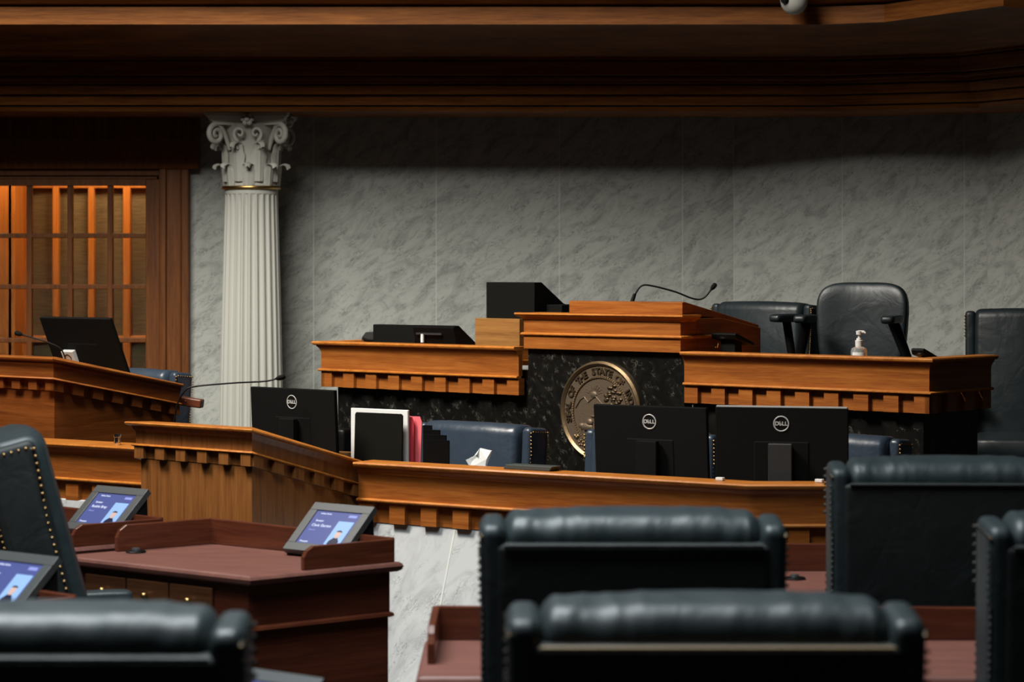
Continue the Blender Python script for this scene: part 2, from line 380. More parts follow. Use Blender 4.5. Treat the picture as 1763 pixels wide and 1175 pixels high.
struct(MB().box(-7, 7, 14.7, 18.9, 3.75, 3.85).done('ceiling.001', W_COR))

# ------------------------------------------------------------------ column
def make_column():
    cyY = 16.35; x0 = (433-CX)*cyY/F
    t = thing('marble_column', 'pale fluted column with leafy carved capital and gold neck ring standing left of the marble wall', 'column', (x0, cyY, 0))
    n = 24; sub = 10; N = n*sub
    z_t = ZZ(330, cyY); z_b = .28; rb, rt = .222, .180
    rings = []
    for i in range(25):
        q = i/24; z = z_b+(z_t-z_b)*q; r = rb+(rt-rb)*(q**1.35)
        end = min(1, (z_t-z)/.03, (z-z_b)/.03); end = max(0, end)
        rings.append([])
        for k in range(N):
            a = 2*pi*k/N; ph = (k % sub)/sub
            dd = 0
            if .14 < ph < .86: dd = sin(pi*(ph-.14)/.72)**.6*.020*r/rb*(1 if end > .5 else end*2)
            rings[-1].append(((r-dd)*cos(a+.03), (r-dd)*sin(a+.03), z))
    # squash rings near the ends so flutes finish in round tips
    m = MB().loft(rings)
    m.done('shaft', STONE, t, smooth=35)
    MB().lathe([(.1, z_t-.02), (rt+.001, z_t-.02), (rt+.004, z_t+.02), (rt, z_t+.035), (.1, z_t+.04)], 48).done('necking', STONE, t, smooth=40)
    MB().lathe([(.1, 0), (.31, 0), (.31, .09), (.30, .09), (.31, .12), (.30, .16), (.265, .17), (.255, .2), (.27, .22), (.265, .26), (.235, .275), (.23, .30), (.1, .30)], 48).done('base', STONE, t, smooth=40)
    zr = ZZ(324, cyY)
    MB().loft([[((rt+.014*(1+.0)*1+.008*cos(2*pi*j/10))*cos(2*pi*k/48), (rt+.014+.008*cos(2*pi*j/10))*sin(2*pi*k/48), zr+.012*sin(2*pi*j/10)) for j in range(10)] for k in range(49)], cap=False).done('neck_ring', BRASS, t, smooth=60)
    zc0 = zr+.01; zc1 = ZZ(197, cyY); H = zc1-zc0
    MB().lathe([(.1, zc0-.01), (.178, zc0), (.172, zc0+.1*H), (.172, zc0+.4*H), (.180, zc0+.65*H), (.215, zc0+.80*H), (.235, zc0+.84*H), (.1, zc0+.85*H)], 48).done('capital_bell', STONE, t, smooth=50)
    # abacus with concave sides
    def ab(z, s):
        pts = []
        for k in range(4):
            a0 = pi/4+k*pi/2; c0 = Vector((cos(a0), sin(a0)))*.40*s; a1 = a0+pi/2; c1 = Vector((cos(a1), sin(a1)))*.40*s
            for j in range(10):
                f = .04+.92*j/9; p = c0.lerp(c1, f); mid = (c0+c1).normalized(); p = p-mid*(.05*sin(pi*f)); pts.append((p.x, p.y, z))
        return pts
    m = MB().loft([ab(zc0+.83*H, .86), ab(zc0+.87*H, .88), ab(zc0+.89*H, .94), ab(zc0+.93*H, .98), ab(zc0+.95*H, 1.03), ab(zc1+.01, 1.06)])
    m.done('abacus', STONE, t, smooth=30, rot=(0, 0, 0))
    def leaf(m, ang, z0, h, r0, w, curl):
        # fluted acanthus leaf, curls outward at the tip
        rows = 14; cc = 9; T = []
        for i in range(rows+1):
            q = i/rows
            if q < .72: out = .012+.018*q; zz = h*q/.72*.92
            else:
                a = (q-.72)/.28*pi*1.05; out = .012+.013+curl*(1-cos(a))*.5*1.6; zz = h*.92+curl*.75*sin(a)*.9
            ww = w*(.62+.38*sin(pi*min(1, q*1.15)))*(1 if q < .8 else 1-.55*(q-.8)/.2)
            ww *= 1+.09*sin(q*26)
            row = []
            for j in range(cc):
                s_ = (j/(cc-1)*2-1); rad = r0+out+.010*(1-s_*s_)-.006*abs(sin(s_*7))
                aa = ang+s_*ww/(r0+out)/2
                row.append(Vector((rad*cos(aa), rad*sin(aa), z0+zz-.012*s_*s_*q)))
            T.append(row)
        B = [[p-Vector((p.x, p.y, 0)).normalized()*.012 for p in r_] for r_ in T]
        m.loft([T[i]+B[i][::-1] for i in range(rows+1)])
    for row_n, (z0, h, r0, w, off, cu) in enumerate(((zc0, H*.29, .174, .105, 0, .038), (zc0+.03, H*.52, .178, .105, pi/8, .05))):
        for k in range(8):
            m = MB(); leaf(m, -pi/2+off+k*pi/4, z0, h, r0, w, cu); m.done('acanthus_leaf', STONE, t, smooth=50)
    # corner volutes and mid-face rosettes
    for k in range(4):
        a = pi/4+k*pi/2; rad = Vector((cos(a), sin(a), 0)); m = MB(); pts = []; rr = []
        c_ = rad*.305+Vector((0, 0, zc0+.70*H))
        for i in range(40):
            q = i/39; th = -pi*.1+q*pi*3.4; r_ = .062*(1-q)+.008
            pts.append(c_+rad*(r_*sin(th)*1.0)+Vector((0, 0, r_*cos(th)))); rr.append(.021*(1-.45*q))
        stem = [rad*.19+Vector((0, 0, zc0+.50*H)), rad*.215+Vector((0, 0, zc0+.64*H)), rad*.25+Vector((0, 0, zc0+.76*H))]
        m.tube(stem+pts, [.014, .017, .019]+rr, 8); m.done('volute', STONE, t, smooth=60)
        side = Vector((-rad.y, rad.x, 0))
        a2 = k*pi/2-pi/2; m = MB(); r2 = Vector((cos(a2), sin(a2), 0)); c2 = r2*.262+Vector((0, 0, zc0+.905*H)); sd = Vector((-r2.y, r2.x, 0))
        m.sph(c2+r2*.012, .020, 10, 6)
        for j in range(6):
            b_ = 2*pi*j/6; m.sph(c2+sd*(.030*cos(b_))+Vector((0, 0, .030*sin(b_))), .019, 8, 6)
        m.done('rosette', STONE, t, smooth=60)
        m = MB()
        for sg in (-1, 1):
            pts = []; rr = []
            for i in range(26):
                q = i/25; th = pi*.9-q*pi*2.4; r_ = .042*(1-q)+.006
                pts.append(r2*.235+sd*sg*(.055+r_*sin(th)*.9)+Vector((0, 0, zc0+.71*H+r_*cos(th)))); rr.append(.013*(1-.4*q))
            m.tube([r2*.2+sd*sg*.07+Vector((0, 0, zc0+.5*H)), r2*.21+sd*sg*.10+Vector((0, 0, zc0+.62*H))]+pts, [.010, .012]+rr, 7)
        m.done('inner_scroll', STONE, t, smooth=60)
make_column()

# security camera
t = thing('security_camera', 'white dome security camera mounted on the dark cornice near the top right', 'camera', (*P(1367, 0, 14.6).xy, ZZ(2, 14.6)))
MB().lathe([(.0, -.078), (.03, -.073), (.055, -.056), (.072, -.03), (.078, 0), (.078, .05), (.06, .07), (.03, .08), (0, .08)], 28).done('dome', CAMW, t, smooth=50)
MB().tube([(-.055, -.055, .0), (-.068, -.068, .0)], [.024, .020], 16).done('lens', BLACKG, t, smooth=60)
MB().box(-.03, .03, -.03, .21, .065, .105).done('mount', CAMW, t, bevel=.004)
t.scale = (1.08,)*3

# ================================================================== ROSTRUM
FR = Line(((893-CX)*12.06/F, 12.06), 40.0)
ZR = 1.316
def pts3(*a): return [(p.x, p.y, z) for p, z in a]
s552, s893, s1178, s1600 = FR.s(553), FR.s(893), FR.s(1178), FR.s(1600)
PF = .40                                                # platform height behind the rostrum
# left wing
pth = pts3((FR.pt(s552, .5), ZR), (FR.pt(s552), ZR), (FR.pt(s893), ZR))
t = thing('rostrum_desk', 'upper wooden desk wing left of the central podium, black monitor on top', 'desk', (*FR.pt(s552), 0), group=None)
counter(t, pth, depth=.07)
def local(t, ps): return [(p[0]-t.location.x, p[1]-t.location.y) for p in ps]
MB().slab(local(t, [FR.pt(s552+.05, .12), FR.pt(s893, .12), FR.pt(s893, .62), FR.pt(s552+.05, .62)]), ZR-.10, ZR-.075).done('work_surface', W_TOP, t)
# right wing with side return
pth = pts3((FR.pt(s1178), ZR), (FR.pt(s1600), ZR), (FR.pt(s1600, .56), ZR))
t = thing('rostrum_desk', 'upper wooden desk wing right of the podium, hand sanitizer bottle on top', 'desk', (*FR.pt(s1600), 0))
counter(t, pth, depth=.07)
MB().slab(local(t, [FR.pt(s1178, .12), FR.pt(s1600-.12, .12), FR.pt(s1600-.12, .56), FR.pt(s1178, .56)]), ZR-.10, ZR-.075).done('work_surface', W_TOP, t)
# black marble fronts: each belongs to the desk above it
a = FR.s(566)
rd = [o for o in bpy.data.objects if o.name.startswith('rostrum_desk')]
rd.sort(key=lambda o: o.location.x)
MB().slab(local(rd[0], [FR.pt(a, .07), FR.pt(s893+.018, .07), FR.pt(s893+.018, .098), FR.pt(a, .098)]), 0, ZR-.12).done('marble_front', BLK, rd[0], bevel=.002)
MB().sweep(shift(pts3((FR.pt(s1178), 0), (FR.pt(s1600), 0), (FR.pt(s1600, .56), 0)), (rd[1].location.x, rd[1].location.y, 0)), [(-.07, 0), (-.07, ZR-.12), (-.098, ZR-.12), (-.098, 0)]).done('marble_front', BLK, rd[1], bevel=.002)
struct(MB().slab([FR.pt(a, .3), FR.pt(s1600-.07, .3), FR.pt(s1600+1.6, .5), (2.9, 15.2), (1.2, 16.9), (-2.0, 16.9)], 0, PF).done('floor.001', CARPET))

# podium
s902, s1172 = FR.s(902), FR.s(1172)
t = thing('speaker_podium', 'central wooden podium above the seal with a sloped reading top', 'podium', (*FR.pt(s902), 0), -R(40))
W = s1172-s902; ZP = 1.49; ZB = 1.308
MB().box(.002, W-.002, .03, .10, 0, ZB).done('marble_front', BLK, t, bevel=.002)
MB().box(-.032, -.001, .102, .50, 0, ZR-.015).done('dark_gap_filler', BLK, t)  # added black box standing in for the shadowed gap left of the podium
MB().prism([(0, -.002, ZB), (0, -.002, ZP-.02), (0, .13, ZP-.02), (0, .13, ZB)], (W, 0, 0)).done('front_panel', W_OAK, t, bevel=.002)
L3 = FR.off(.03); xs0 = L3.s(980)-s902
MB().prism([(xs0, .131, ZB), (xs0, .131, ZP-.02), (xs0, .34, ZP-.02), (xs0, .68, 1.415), (xs0, .68, ZB-.10), (xs0, .32, ZB-.10), (xs0, .32, ZB)], (W-xs0, 0, 0)).done('body', W_OAK, t, bevel=.002)
pl = [(0, .12, ZP), (0, 0, ZP), (W, 0, ZP), (W, .12, ZP)]
MB().sweep(pl, [(.034, 0), (.036, -.008), (.030, -.016), (.012, -.024), (.003, -.034), (-.01, -.034), (-.01, 0)]).done('ledge', W_TOP, t, smooth=40)
MB().slab([(-.034, 0), (W, 0), (W, .13), (-.034, .13)], ZP-.006, ZP).done('ledge_top', W_TOP, t)
zb_ = ZZ(575, 12.04)
MB().sweep([(0, .12, zb_), (0, 0, zb_), (W, 0, zb_), (W, .3, zb_)], [(-.01, .008), (.009, .008), (.014, .002), (.014, -.004), (.008, -.008), (-.01, -.008)]).done('bead_moulding', W_TOP, t, smooth=60)
L3 = FR.off(.03); xs0 = L3.s(980)-s902; xs1 = W-.012
MB().prism([(xs0, .03, ZP), (xs0, .03, 1.550), (xs0, .05, 1.552), (xs0, .68, 1.430), (xs0, .68, 1.40), (xs0, .34, ZP-.02)], (xs1-xs0, 0, 0)).done('reading_top', W_OAK, t, bevel=.002)
MB().prism([(xs0+.03, .07, 1.552), (xs0+.03, .66, 1.438), (xs0+.03, .66, 1.434), (xs0+.03, .07, 1.548)], (xs1-xs0-.06, 0, 0)).done('writing_surface', W_MTOP, t)

# seal
sc_l = FR.off(.03); ctr = sc_l.at(1036); SR = 87*ctr.y/F; zs = ZZ(709, ctr.y)
t = thing('bronze_seal', 'round bronze state seal with raised lettering mounted on the black marble', 'seal', (ctr.x-FR.v.x*.002, ctr.y-FR.v.y*.002, zs), -R(40))
# built in local XZ plane, facing -Y
def ringm(r0, r1, r2, y0, y1, n=72):
    return [[Vector((r*cos(2*pi*k/n), y, r*sin(2*pi*k/n))) for r, y in ((r0, 0), (r0, y0), (r1, y1), (r2, y0), (r2, 0))] for k in range(n+1)]
MB().loft([[Vector((SR*.93*cos(2*pi*k/72), y, SR*.93*sin(2*pi*k/72))) for k in range(72)] for y in (0, -.010)]).done('field', BRONZE2, t)
MB().loft(ringm(SR*.905, SR*.955, SR, -.014, -.024), cap=False).done('rim', BRONZE, t, smooth=30)
m = MB()
for k in range(88):
    a = 2*pi*k/88; m.sph((SR*.695*cos(a), -.011, SR*.695*sin(a)), .0036, 6, 4)
m.loft(ringm(SR*.66, SR*.668, SR*.676, -.012, -.016), cap=False)
m.done('bead_ring', BRONZE, t, smooth=60)
def arc_text(txt, a0, a1, r, size, flip=False):
    n = len(txt)
    for i, ch in enumerate(txt):
        if ch == ' ': continue
        a = R(a0+(a1-a0)*i/(n-1))
        o = text_mesh(ch, size, BRONZE3 if i not in (18, 19) else BRONZE, 'seal_letter', t, .003, bold=.0012)
        rot = a-pi/2 if not flip else a+pi/2
        o.matrix_local = Matrix.Translation((r*cos(a), -.013, r*sin(a))) @ Matrix.Rotation(-rot, 4, 'Y') @ Matrix.Rotation(pi/2, 4, 'X')
arc_text('SEAL OF THE STATE OF INDIANA', 194, -14, SR*.795, .047)
arc_text('1816', 256, 284, SR*.80, .045, True)
for sgn in (-1, 1):
    m = MB()
    for j in range(3):
        a = R(270+sgn*(26+j*11)); c_ = Vector((SR*.80*cos(a), -.012, SR*.80*sin(a)))
        if j == 1:
            for q in range(5): b_ = a+2*pi*q/5; m.sph(c_+Vector((.012*cos(b_), 0, .012*sin(b_))), .006, 6, 4, (1, .7, 1))
        else:
            for q in (-1, 0, 1): m.sph(c_+Vector((.009*q, 0, .006*abs(q))), .0085, 7, 4, (1, .6, 1.2))
    m.done('leaf_ornament', BRONZE, t, smooth=60)
# relief scene: hills, sun, tree, woodsman, buffalo
def rel(m, x, z, sx, sz, d=.007): m.sph((x*SR, -.010, z*SR), 1, 12, 6, (sx*SR, d, sz*SR))
m = MB(); pts = [(-.62, .05), (-.5, .22), (-.40, .28), (-.30, .18), (-.22, .24), (-.12, .31), (0, .2), (.1, .1), (.25, .16), (.42, .1), (.6, .05)]
for (x0, z0), (x1, z1) in zip(pts, pts[1:]): m.tube([(x0*SR, -.011, z0*SR), (x1*SR, -.011, z1*SR)], .0035, 6)
m.done('hills', BRONZE2, t, smooth=60)
m = MB(); rel(m, -.16, .33, .09, .07)
for k in range(9):
    a = R(15+k*18.5); m.tube([(SR*(-.16+.12*cos(a)), -.011, SR*(.33+.10*sin(a))), (SR*(-.16+.24*cos(a)), -.010, SR*(.33+.2*sin(a)))], .0018, 5)
m.done('sun', BRONZE2, t, smooth=60)
m = MB()
m.tube([(SR*.42, -.012, -SR*.42), (SR*.38, -.013, 0), (SR*.33, -.012, SR*.22)], [.011, .008, .005], 8)
for k in range(26):
    a = random.random()*2*pi; q = sqrt(random.random()); rel(m, .30+.24*q*cos(a), .33+.20*q*sin(a), .06, .035, .008)
m.done('tree', BRONZE3, t, smooth=60)
m = MB()
rel(m, .12, -.18, .055, .06); rel(m, .12, -.34, .085, .15, .009); m.tube([(SR*.10, -.013, -SR*.4), (SR*.04, -.013, -SR*.56)], .007, 6); m.tube([(SR*.14, -.013, -SR*.42), (SR*.2, -.013, -SR*.56)], .007, 6)
m.tube([(SR*.14, -.015, -SR*.25), (SR*.27, -.015, -SR*.12), (SR*.33, -.015, -SR*.2)], .005, 6)
m.done('woodsman', BRONZE2, t, smooth=60)
m = MB()
rel(m, -.34, -.32, .17, .085, .011); rel(m, -.26, -.22, .09, .08, .012); rel(m, -.12, -.10, .13, .03); rel(m, -.46, -.30, .09, .06, .010)
for q in (-.5, -.42, -.26, -.2): m.tube([(SR*q, -.012, -SR*.34), (SR*(q+.05), -.012, -SR*.50)], [.006, .003], 6)
m.tube([(-SR*.22, -.012, -SR*.42), (-SR*.08, -.012, -SR*.30), (0, -.012, -SR*.22)], .005, 6)
m.done('buffalo', BRONZE2, t, smooth=60)

# ------------------------------------------------------------------ things on the rostrum
L12 = FR.off(.14); p = L12.at(818); Yb = p.y
wbx = L12.s(902)-L12.s(818)
t = MB().box(0, wbx-.03, 0, .38, ZR-.074, ZZ(548, Yb)).done('wooden_box', W_BOX, bevel=.002, loc=(p.x, p.y, 0), rot=(0, 0, -R(40)))
tag(t, 'light oak box on the upper desk left of the podium, under a black screen hood', 'box')
LH = FR.off(.16); p = LH.at(837); wh = LH.s(920)-LH.s(837); z0 = ZZ(548, Yb)+.001; z1 = ZZ(486, p.y)
t = thing('screen_hood', 'black boxy hood with a sloping side standing on the light oak box', 'screen hood', (p.x, p.y, 0), -R(40))
MB().prism([(0, 0, z0), (0, 0, z1), (0, .06, z1), (0, .24, z1-.11), (0, .36, z1-.14), (0, .36, z0)], (wh, 0, 0)).done('hood', BLACKP, t, bevel=.003)
MB().box(wh-.01, wh+.10, .10, .30, ZZ(548, Yb)+.001, ZZ(524, Yb)).done('side_tray', BLACKP, t, bevel=.003)

def gooseneck(name, label, pts, r=.004, headr=.010, hl=.04, base=None, cat='microphone'):
    a = Vector(pts[0]); t = thing(name, label, cat, a)
    # Catmull-Rom smoothing
    P_ = [Vector(q)-a for q in pts]; P_ = [P_[0]*2-P_[1]]+P_+[P_[-1]*2-P_[-2]]; out = []
    for i in range(1, len(P_)-2):
        for k in range(8):
            q = k/8; p0, p1, p2, p3 = P_[i-1:i+3]
            out.append(.5*((2*p1)+(p2-p0)*q+(2*p0-5*p1+4*p2-p3)*q*q+(3*p1-p0-3*p2+p3)*q**3))
    out.append(P_[-2])
    MB().tube(out, r, 8).done('gooseneck', BLACKG, t, smooth=60)
    d = (out[-1]-out[-3]).normalized(); e = out[-1]
    MB().tube([e-d*.01, e, e+d*hl*.3, e+d*hl*.8, e+d*hl, e+d*(hl+.004)], [r, headr*.8, headr, headr, headr*.8, headr*.2], 12).done('capsule', BLACKP, t, smooth=50)
    MB().tube([out[0], out[0]+(out[4]-out[0]).normalized()*.045], [headr*.9, headr*.7], 10).done('collar', BLACKG, t, smooth=50)
    if base: MB().lathe([(0, 0), (.055, 0), (.058, .006), (.05, .014), (.02, .02), (0, .02)], 24, c=(0, 0, base)).done('base_plate', BLACKG, t, smooth=40)
    return t
ym = 11.75
gooseneck('gooseneck_microphone', 'black gooseneck microphone rising from the podium top', [P(1088, 521, ym), P(1093, 508, ym), P(1104, 493, ym), P(1120, 492, ym), P(1160, 502, ym), P(1195, 515, ym), P(1212, 513, ym), P(1226, 497, ym)], .0045, .012, .028)

def monitor(label, px, py_top, Y, yaw, tilt, w=.50, h=.31, zs=.76, logo=True, stand=True, group=None, name='computer_monitor', edge=False, plate=False):
    # seen from behind: local -Y is the rear shell, screen faces +Y
    z_top = ZZ(py_top, Y); c_ = P(px, 0, Y)
    t = thing(name, label, 'monitor', (c_.x, c_.y, zs), -R(yaw), group)
    zc_ = z_top-zs
    M = Matrix.Translation((0, 0, zc_-h*cos(R(tilt)))) @ Matrix.Rotation(R(tilt), 4, 'X')   # top leans toward the rear (-Y)
    monitor.last = M
    def put(o): o.matrix_local = M; return o
    s = MB().box(-w/2, w/2, -.006, .014, 0, h); put(s.done('housing', BLACKP, t, bevel=.003))
    s = MB().loft([[(-w*.21, -.006, h*.06), (w*.21, -.006, h*.06), (w*.21, -.006, h*.60), (-w*.21, -.006, h*.60)], [(-w*.20, -.009, h*.07), (w*.20, -.009, h*.07), (w*.20, -.009, h*.59), (-w*.20, -.009, h*.59)]]); put(s.done('rear_bulge', BLACKP, t, bevel=.004))
    put(MB().box(-w/2+.006, w/2-.006, .0145, .0155, .012, h-.006).done('screen', BLACKG, t))
    if edge: put(MB().box(-w/2+.004, w/2-.004, -.0065, .014, h+.0005, h+.0050).done('top_edge', MARK, t))
    if logo:
        r = .028
        s = MB().loft([[Vector(((r+.0022*cos(2*pi*j/6))*cos(2*pi*k/40), -.0075+.001*sin(2*pi*j/6), h*.81+(r+.0022*cos(2*pi*j/6))*sin(2*pi*k/40))) for j in range(6)] for k in range(41)], cap=False)
        put(s.done('logo_ring', MARK, t, smooth=60))
        # letters D, slanted E, L, L as one mark, readable from the rear
        g = bpy.data.objects.new('tmp', None)
        lo = text_mesh('D', .0215, MARK, 'logo_letters', t, .0005, bold=.0006); ms = [lo]
        bmL = bmesh.new()
        for ch, dx, rz in (('D', -.0165, 0), ('E', -.0045, R(-32)), ('L', .0075, 0), ('L', .0185, 0)):
            oo = text_mesh(ch, .0205, MARK, 'x', t, .0005, bold=.0007)
            me = oo.data; me.transform(Matrix.Translation((dx, 0, 0)) @ Matrix.Rotation(-rz, 4, 'Z')); bmL.from_mesh(me); bpy.data.objects.remove(oo)
        bmL.to_mesh(lo.data); bmL.free()
        lo.matrix_local = M @ Matrix.Translation((0, -.0078, h*.81)) @ Matrix.Rotation(pi/2, 4, 'X')
    if stand:
        MB().box(-.045, .045, -.055, -.028, 0, zc_-h*.42).done('stand_neck', GREYP if edge else BLACKP, t, bevel=.003)
        s = MB(); s.box(-.04, .04, -.045, -.018, zc_-h*.55, zc_-h*.45); s.done('stand_head', BLACKP, t)
        MB().box(-.10, .10, -.075, .075, .001, .012).done('stand_base', BLACKG, t, bevel=.004)
    return t

# ================================================================== CLERK DESK (in front of and below the rostrum)
FCa = 33.6
FC = Line((0.0-.0, 9.35), FCa)
ZCK = .922
c0 = FC.at(617); c1 = FC.at(1290); c2 = c1+Vector((.80, 0))
pth = pts3((c0, ZCK), (c1, ZCK), (c2, ZCK))
t = thing('clerk_desk', 'long lower wooden desk on a pale marble base in front of the seal', 'desk', (c1.x, c1.y, 0))
counter(t, pth, depth=.10)
pl = shift(offs(pth, .15), (c1.x, c1.y, 0)); pi_ = shift(offs(pth, .42), (c1.x, c1.y, 0))
MB().slab([p[:2] for p in pl]+[p[:2] for p in pi_][::-1], .735, .76).done('work_surface', W_TOP, t)
MB().sweep(shift(pth, (c1.x, c1.y, 0)), [(-.05, -.235), (-.028, -.248), (-.028, -.255), (.20, -ZCK), (-.15, -ZCK), (-.15, -.235)]).done('marble_base', MARBB, t, smooth=25)
# marble joint running down the sloping base
jp = FC.at(776); n_ = -FC.v; jl = lambda out, z, s_: (jp.x+n_.x*out+FC.u.x*s_-c1.x, jp.y+n_.y*out+FC.u.y*s_-c1.y, z)
MB().prism([jl(-.0265, ZCK-.256, -.004), jl(.2015, .002, -.004), jl(.19, .002, -.004), jl(-.05, ZCK-.256, -.004)], (FC.u.x*.008, FC.u.y*.008, 0)).done('marble_joint', JOINT, t)
# clerk lectern on the left: level front, side edge sloping down to the desk
K = Vector(((434-CX)*9.35/F, 9.35)); AL = 39
LK = Line(K, AL); q0 = LK.at(234); q1 = K; q2 = LK.pt(0, .63)
ZL = 1.086
pth = pts3((q0+LK.v*.36, ZL-.10), (q0, ZL), (q1, ZL), (q2, .915))
t = thing('clerk_lectern', 'honey wood lectern with dentil blocks joining the left end of the lower desk', 'lectern', (K.x, K.y, 0))
counter(t, pth, H=.150, led=.03, dw=.055, pitch=.118, depth=.05, k=.75, flush=False, wd=W_OAKV, gm=W_OAKV, wt=W_TOP)
p_ = shift(pth, (K.x, K.y, 0))
MB().sweep(p_, [(-.012, -.02), (-.012, -.09), (-.012, -.15), (-.045, -.15), (-.045, -.02)]).done('upper_panel', W_OAKV, t)
inn = offs(p_, .015); inn2 = offs(p_, .045)
m = MB(); rr = []
for a_, b_ in zip(inn, inn2): rr.append([(a_[0], a_[1], a_[2]-.10), (a_[0], a_[1], 0), (b_[0], b_[1], 0), (b_[0], b_[1], b_[2]-.10)])
m.loft(rr); m.done('body_panel', W_OAKV, t)
MB().slab([p[:2] for p in inn2], .735, .76).done('inner_shelf', W_TOP, t)
# ------------------------------------------------------------------ left wing desk + upper left lectern
WP = Vector(((240-CX)*10.6/F, 10.6)); WL = Line(WP, 34)
w0 = WL.pt(-1.6); w1 = WL.pt(.28)
t = thing('side_desk', 'lower wooden desk at far left carrying a small chrome cup', 'desk', (WP.x, WP.y, 0))
pth = pts3((w0, .918), (w1, .918))
counter(t, pth, H=.262, depth=.17)
MB().sweep(shift(pth, (WP.x, WP.y, 0)), [(-.04, -.255), (.0, -.26), (.05, -.918), (-.2, -.918), (-.2, -.255)]).done('marble_base', MARBB, t)
UL = Line(((92-CX)*11.3/F, 11.3), 40); ZU = ZZ(616, 11.3)
u0 = UL.pt(-.95); u1 = UL.pt(0); u2 = UL.pt(0, .80)
pth = pts3((u0, ZU), (u1, ZU), (u2, ZU-.155))
t = thing('wing_lectern', 'upper wooden lectern at far left holding a reclined black monitor', 'lectern', (u1.x, u1.y, 0))
counter(t, pth, H=.158, led=.025, dw=.062, pitch=.125, depth=.07, k=.8, wd=W_BRW, gm=W_BRW, wt=W_OAK)
p_ = shift(pth, (u1.x, u1.y, 0)); inn = offs(p_, .03); inn2 = offs(p_, .06); rr = []
for a_, b_ in zip(inn, inn2): rr.append([(a_[0], a_[1], a_[2]-.14), (a_[0], a_[1], 0), (b_[0], b_[1], 0), (b_[0], b_[1], b_[2]-.14)])
MB().loft(rr).done('body_panel', W_BRW, t)
MB().slab([p[:2] for p in inn2]+[(inn2[0][0]+.5, inn2[0][1]+.6)], ZU-.28, ZU-.26).done('inner_shelf', W_TOP, t)
# wooden arm tip with brass screw at its back end
c_ = UL.pt(0.0, .80); ue = P(318, 690, 12.0)
m = MB().box(0, .115, -.03, .03, -.022, .022); o = m.done('bracket_arm', W_MAHR, t, bevel=.006, loc=(ue.x-c_.x+UL.v.x*.80-.02, ue.y-c_.y+UL.v.y*.80, ue.z), rot=(0, R(8), -R(10)))
MB().sph((.035, -.031, .004), .005, 8, 6).done('brass_screw', BRASS, o, smooth=60)

p = P(202, 763, 10.72)
m = MB().lathe([(0, 0), (.014, 0), (.016, .004), (.016, .010), (.0135, .012), (.0135, .034), (.0165, .036), (.0165, .046), (.013, .048), (.012, .044), (0, .044)], 20)
tag(m.done('chrome_cup', CHROME, smooth=40, loc=(p.x, p.y, .919)), 'small chrome cylinder standing on the lower left desk ledge', 'cup')

# monitors
monitor('black monitor behind the left lectern, silver ring logo on its back', 508, 669, 10.08, 40, 3, w=.50, h=.30, edge=False)
monitor('black monitor covering part of the round bronze seal', 1123, 699, 9.30, 31, 4, w=.495, h=.32, zs=.761)
monitor('black monitor with a bright top edge, rightmost on the lower desk', 1346, 702, 9.05, 14, 2, w=.505, h=.32, zs=.761, edge=True)
t = monitor('large reclined black monitor on the far left lectern before the glazed door', 165, 547, 12.0, 38, 24, w=.52, h=.345, zs=ZU-.26, logo=False, stand=False)
Mt = monitor.last
o = MB().box(-.150, -.066, -.034, -.008, .088, .172).done('stand_plate', MARK, t, bevel=.003); o.matrix_local = Mt
o = MB().loft([[Vector((-.108+(.022+.0022*cos(2*pi*j/6))*cos(2*pi*k/30), -.035+.0015*sin(2*pi*j/6), .135+(.020+.0022*cos(2*pi*j/6))*sin(2*pi*k/30))) for j in range(6)] for k in range(31)], cap=False).done('logo_ring', BLACKG, t, smooth=60); o.matrix_local = Mt
o = MB().box(-.04, .04, -.05, -.006, .02, .06).done('stand_neck', BLACKP, t, bevel=.003); o.matrix_local = Mt
MB().box(-.09, .09, -.06, .06, .001, .012).done('stand_base', BLACKG, t, bevel=.003)

# microphones on the left
gooseneck('gooseneck_microphone', 'black gooseneck microphone behind the honey wood lectern pointing right', [(P(296, 760, 9.95)), P(300, 725, 9.95), P(306, 695, 9.95), P(318, 674, 9.95), P(335, 666, 9.95), P(400, 660, 9.95), P(455, 657, 9.95), P(478, 652, 9.95)], .0035, .011, .03)
gooseneck('gooseneck_microphone', 'black gooseneck microphone at far left beside the reclined monitor', [P(120, 650, 11.95), P(108, 606, 11.95), P(88, 592, 11.95), P(60, 583, 11.95), P(36, 576, 11.95)], .0035, .012, .03)

# rostrum electronics
def on_r(px, d): return FR.off(d).at(px)
p = on_r(642, .2)
t = thing('desktop_monitor', 'black monitor back with a tilted touch screen on the left upper desk', 'monitor', (p.x, p.y, ZR-.074), -R(40))
zb = ZR-.075; w1_ = FR.off(.2).s(712)-FR.off(.2).s(640)
MB().box(0, w1_, 0, .05, 0, ZZ(559, p.y)-zb).done('housing', BLACKP, t, bevel=.004)
zt = ZZ(561, p.y-.3)-zb; w2 = FR.off(.2).s(782)-FR.off(.2).s(640)
MB().prism([(w1_-.0, .02, .03), (w1_-.0, -.02, zt-.01), (w1_-.0, 0, zt), (w1_-.0, .03, zt), (w1_-.0, .20, .05), (w1_-.0, .19, .03)], (w2-w1_, 0, 0)).done('touch_screen', BLACKG, t, bevel=.004)
MB().box(w1_+.03, w2-.08, -.024, -.015, zt-.05, zt-.04).done('vent_strip', GREYP, t)
MB().box(w1_+.05, w2-.06, .0, .10, 0, .04).done('foot', BLACKP, t, bevel=.003)
MB().box(w1_+.07, w1_+.085, -.03, -.02, .075, .12).done('tag_strip', WHITE, t)
p = on_r(622, .26)
t = thing('desk_phone', 'small black telephone at the left end of the upper desk', 'phone', (p.x, p.y, ZR-.074), -R(40))
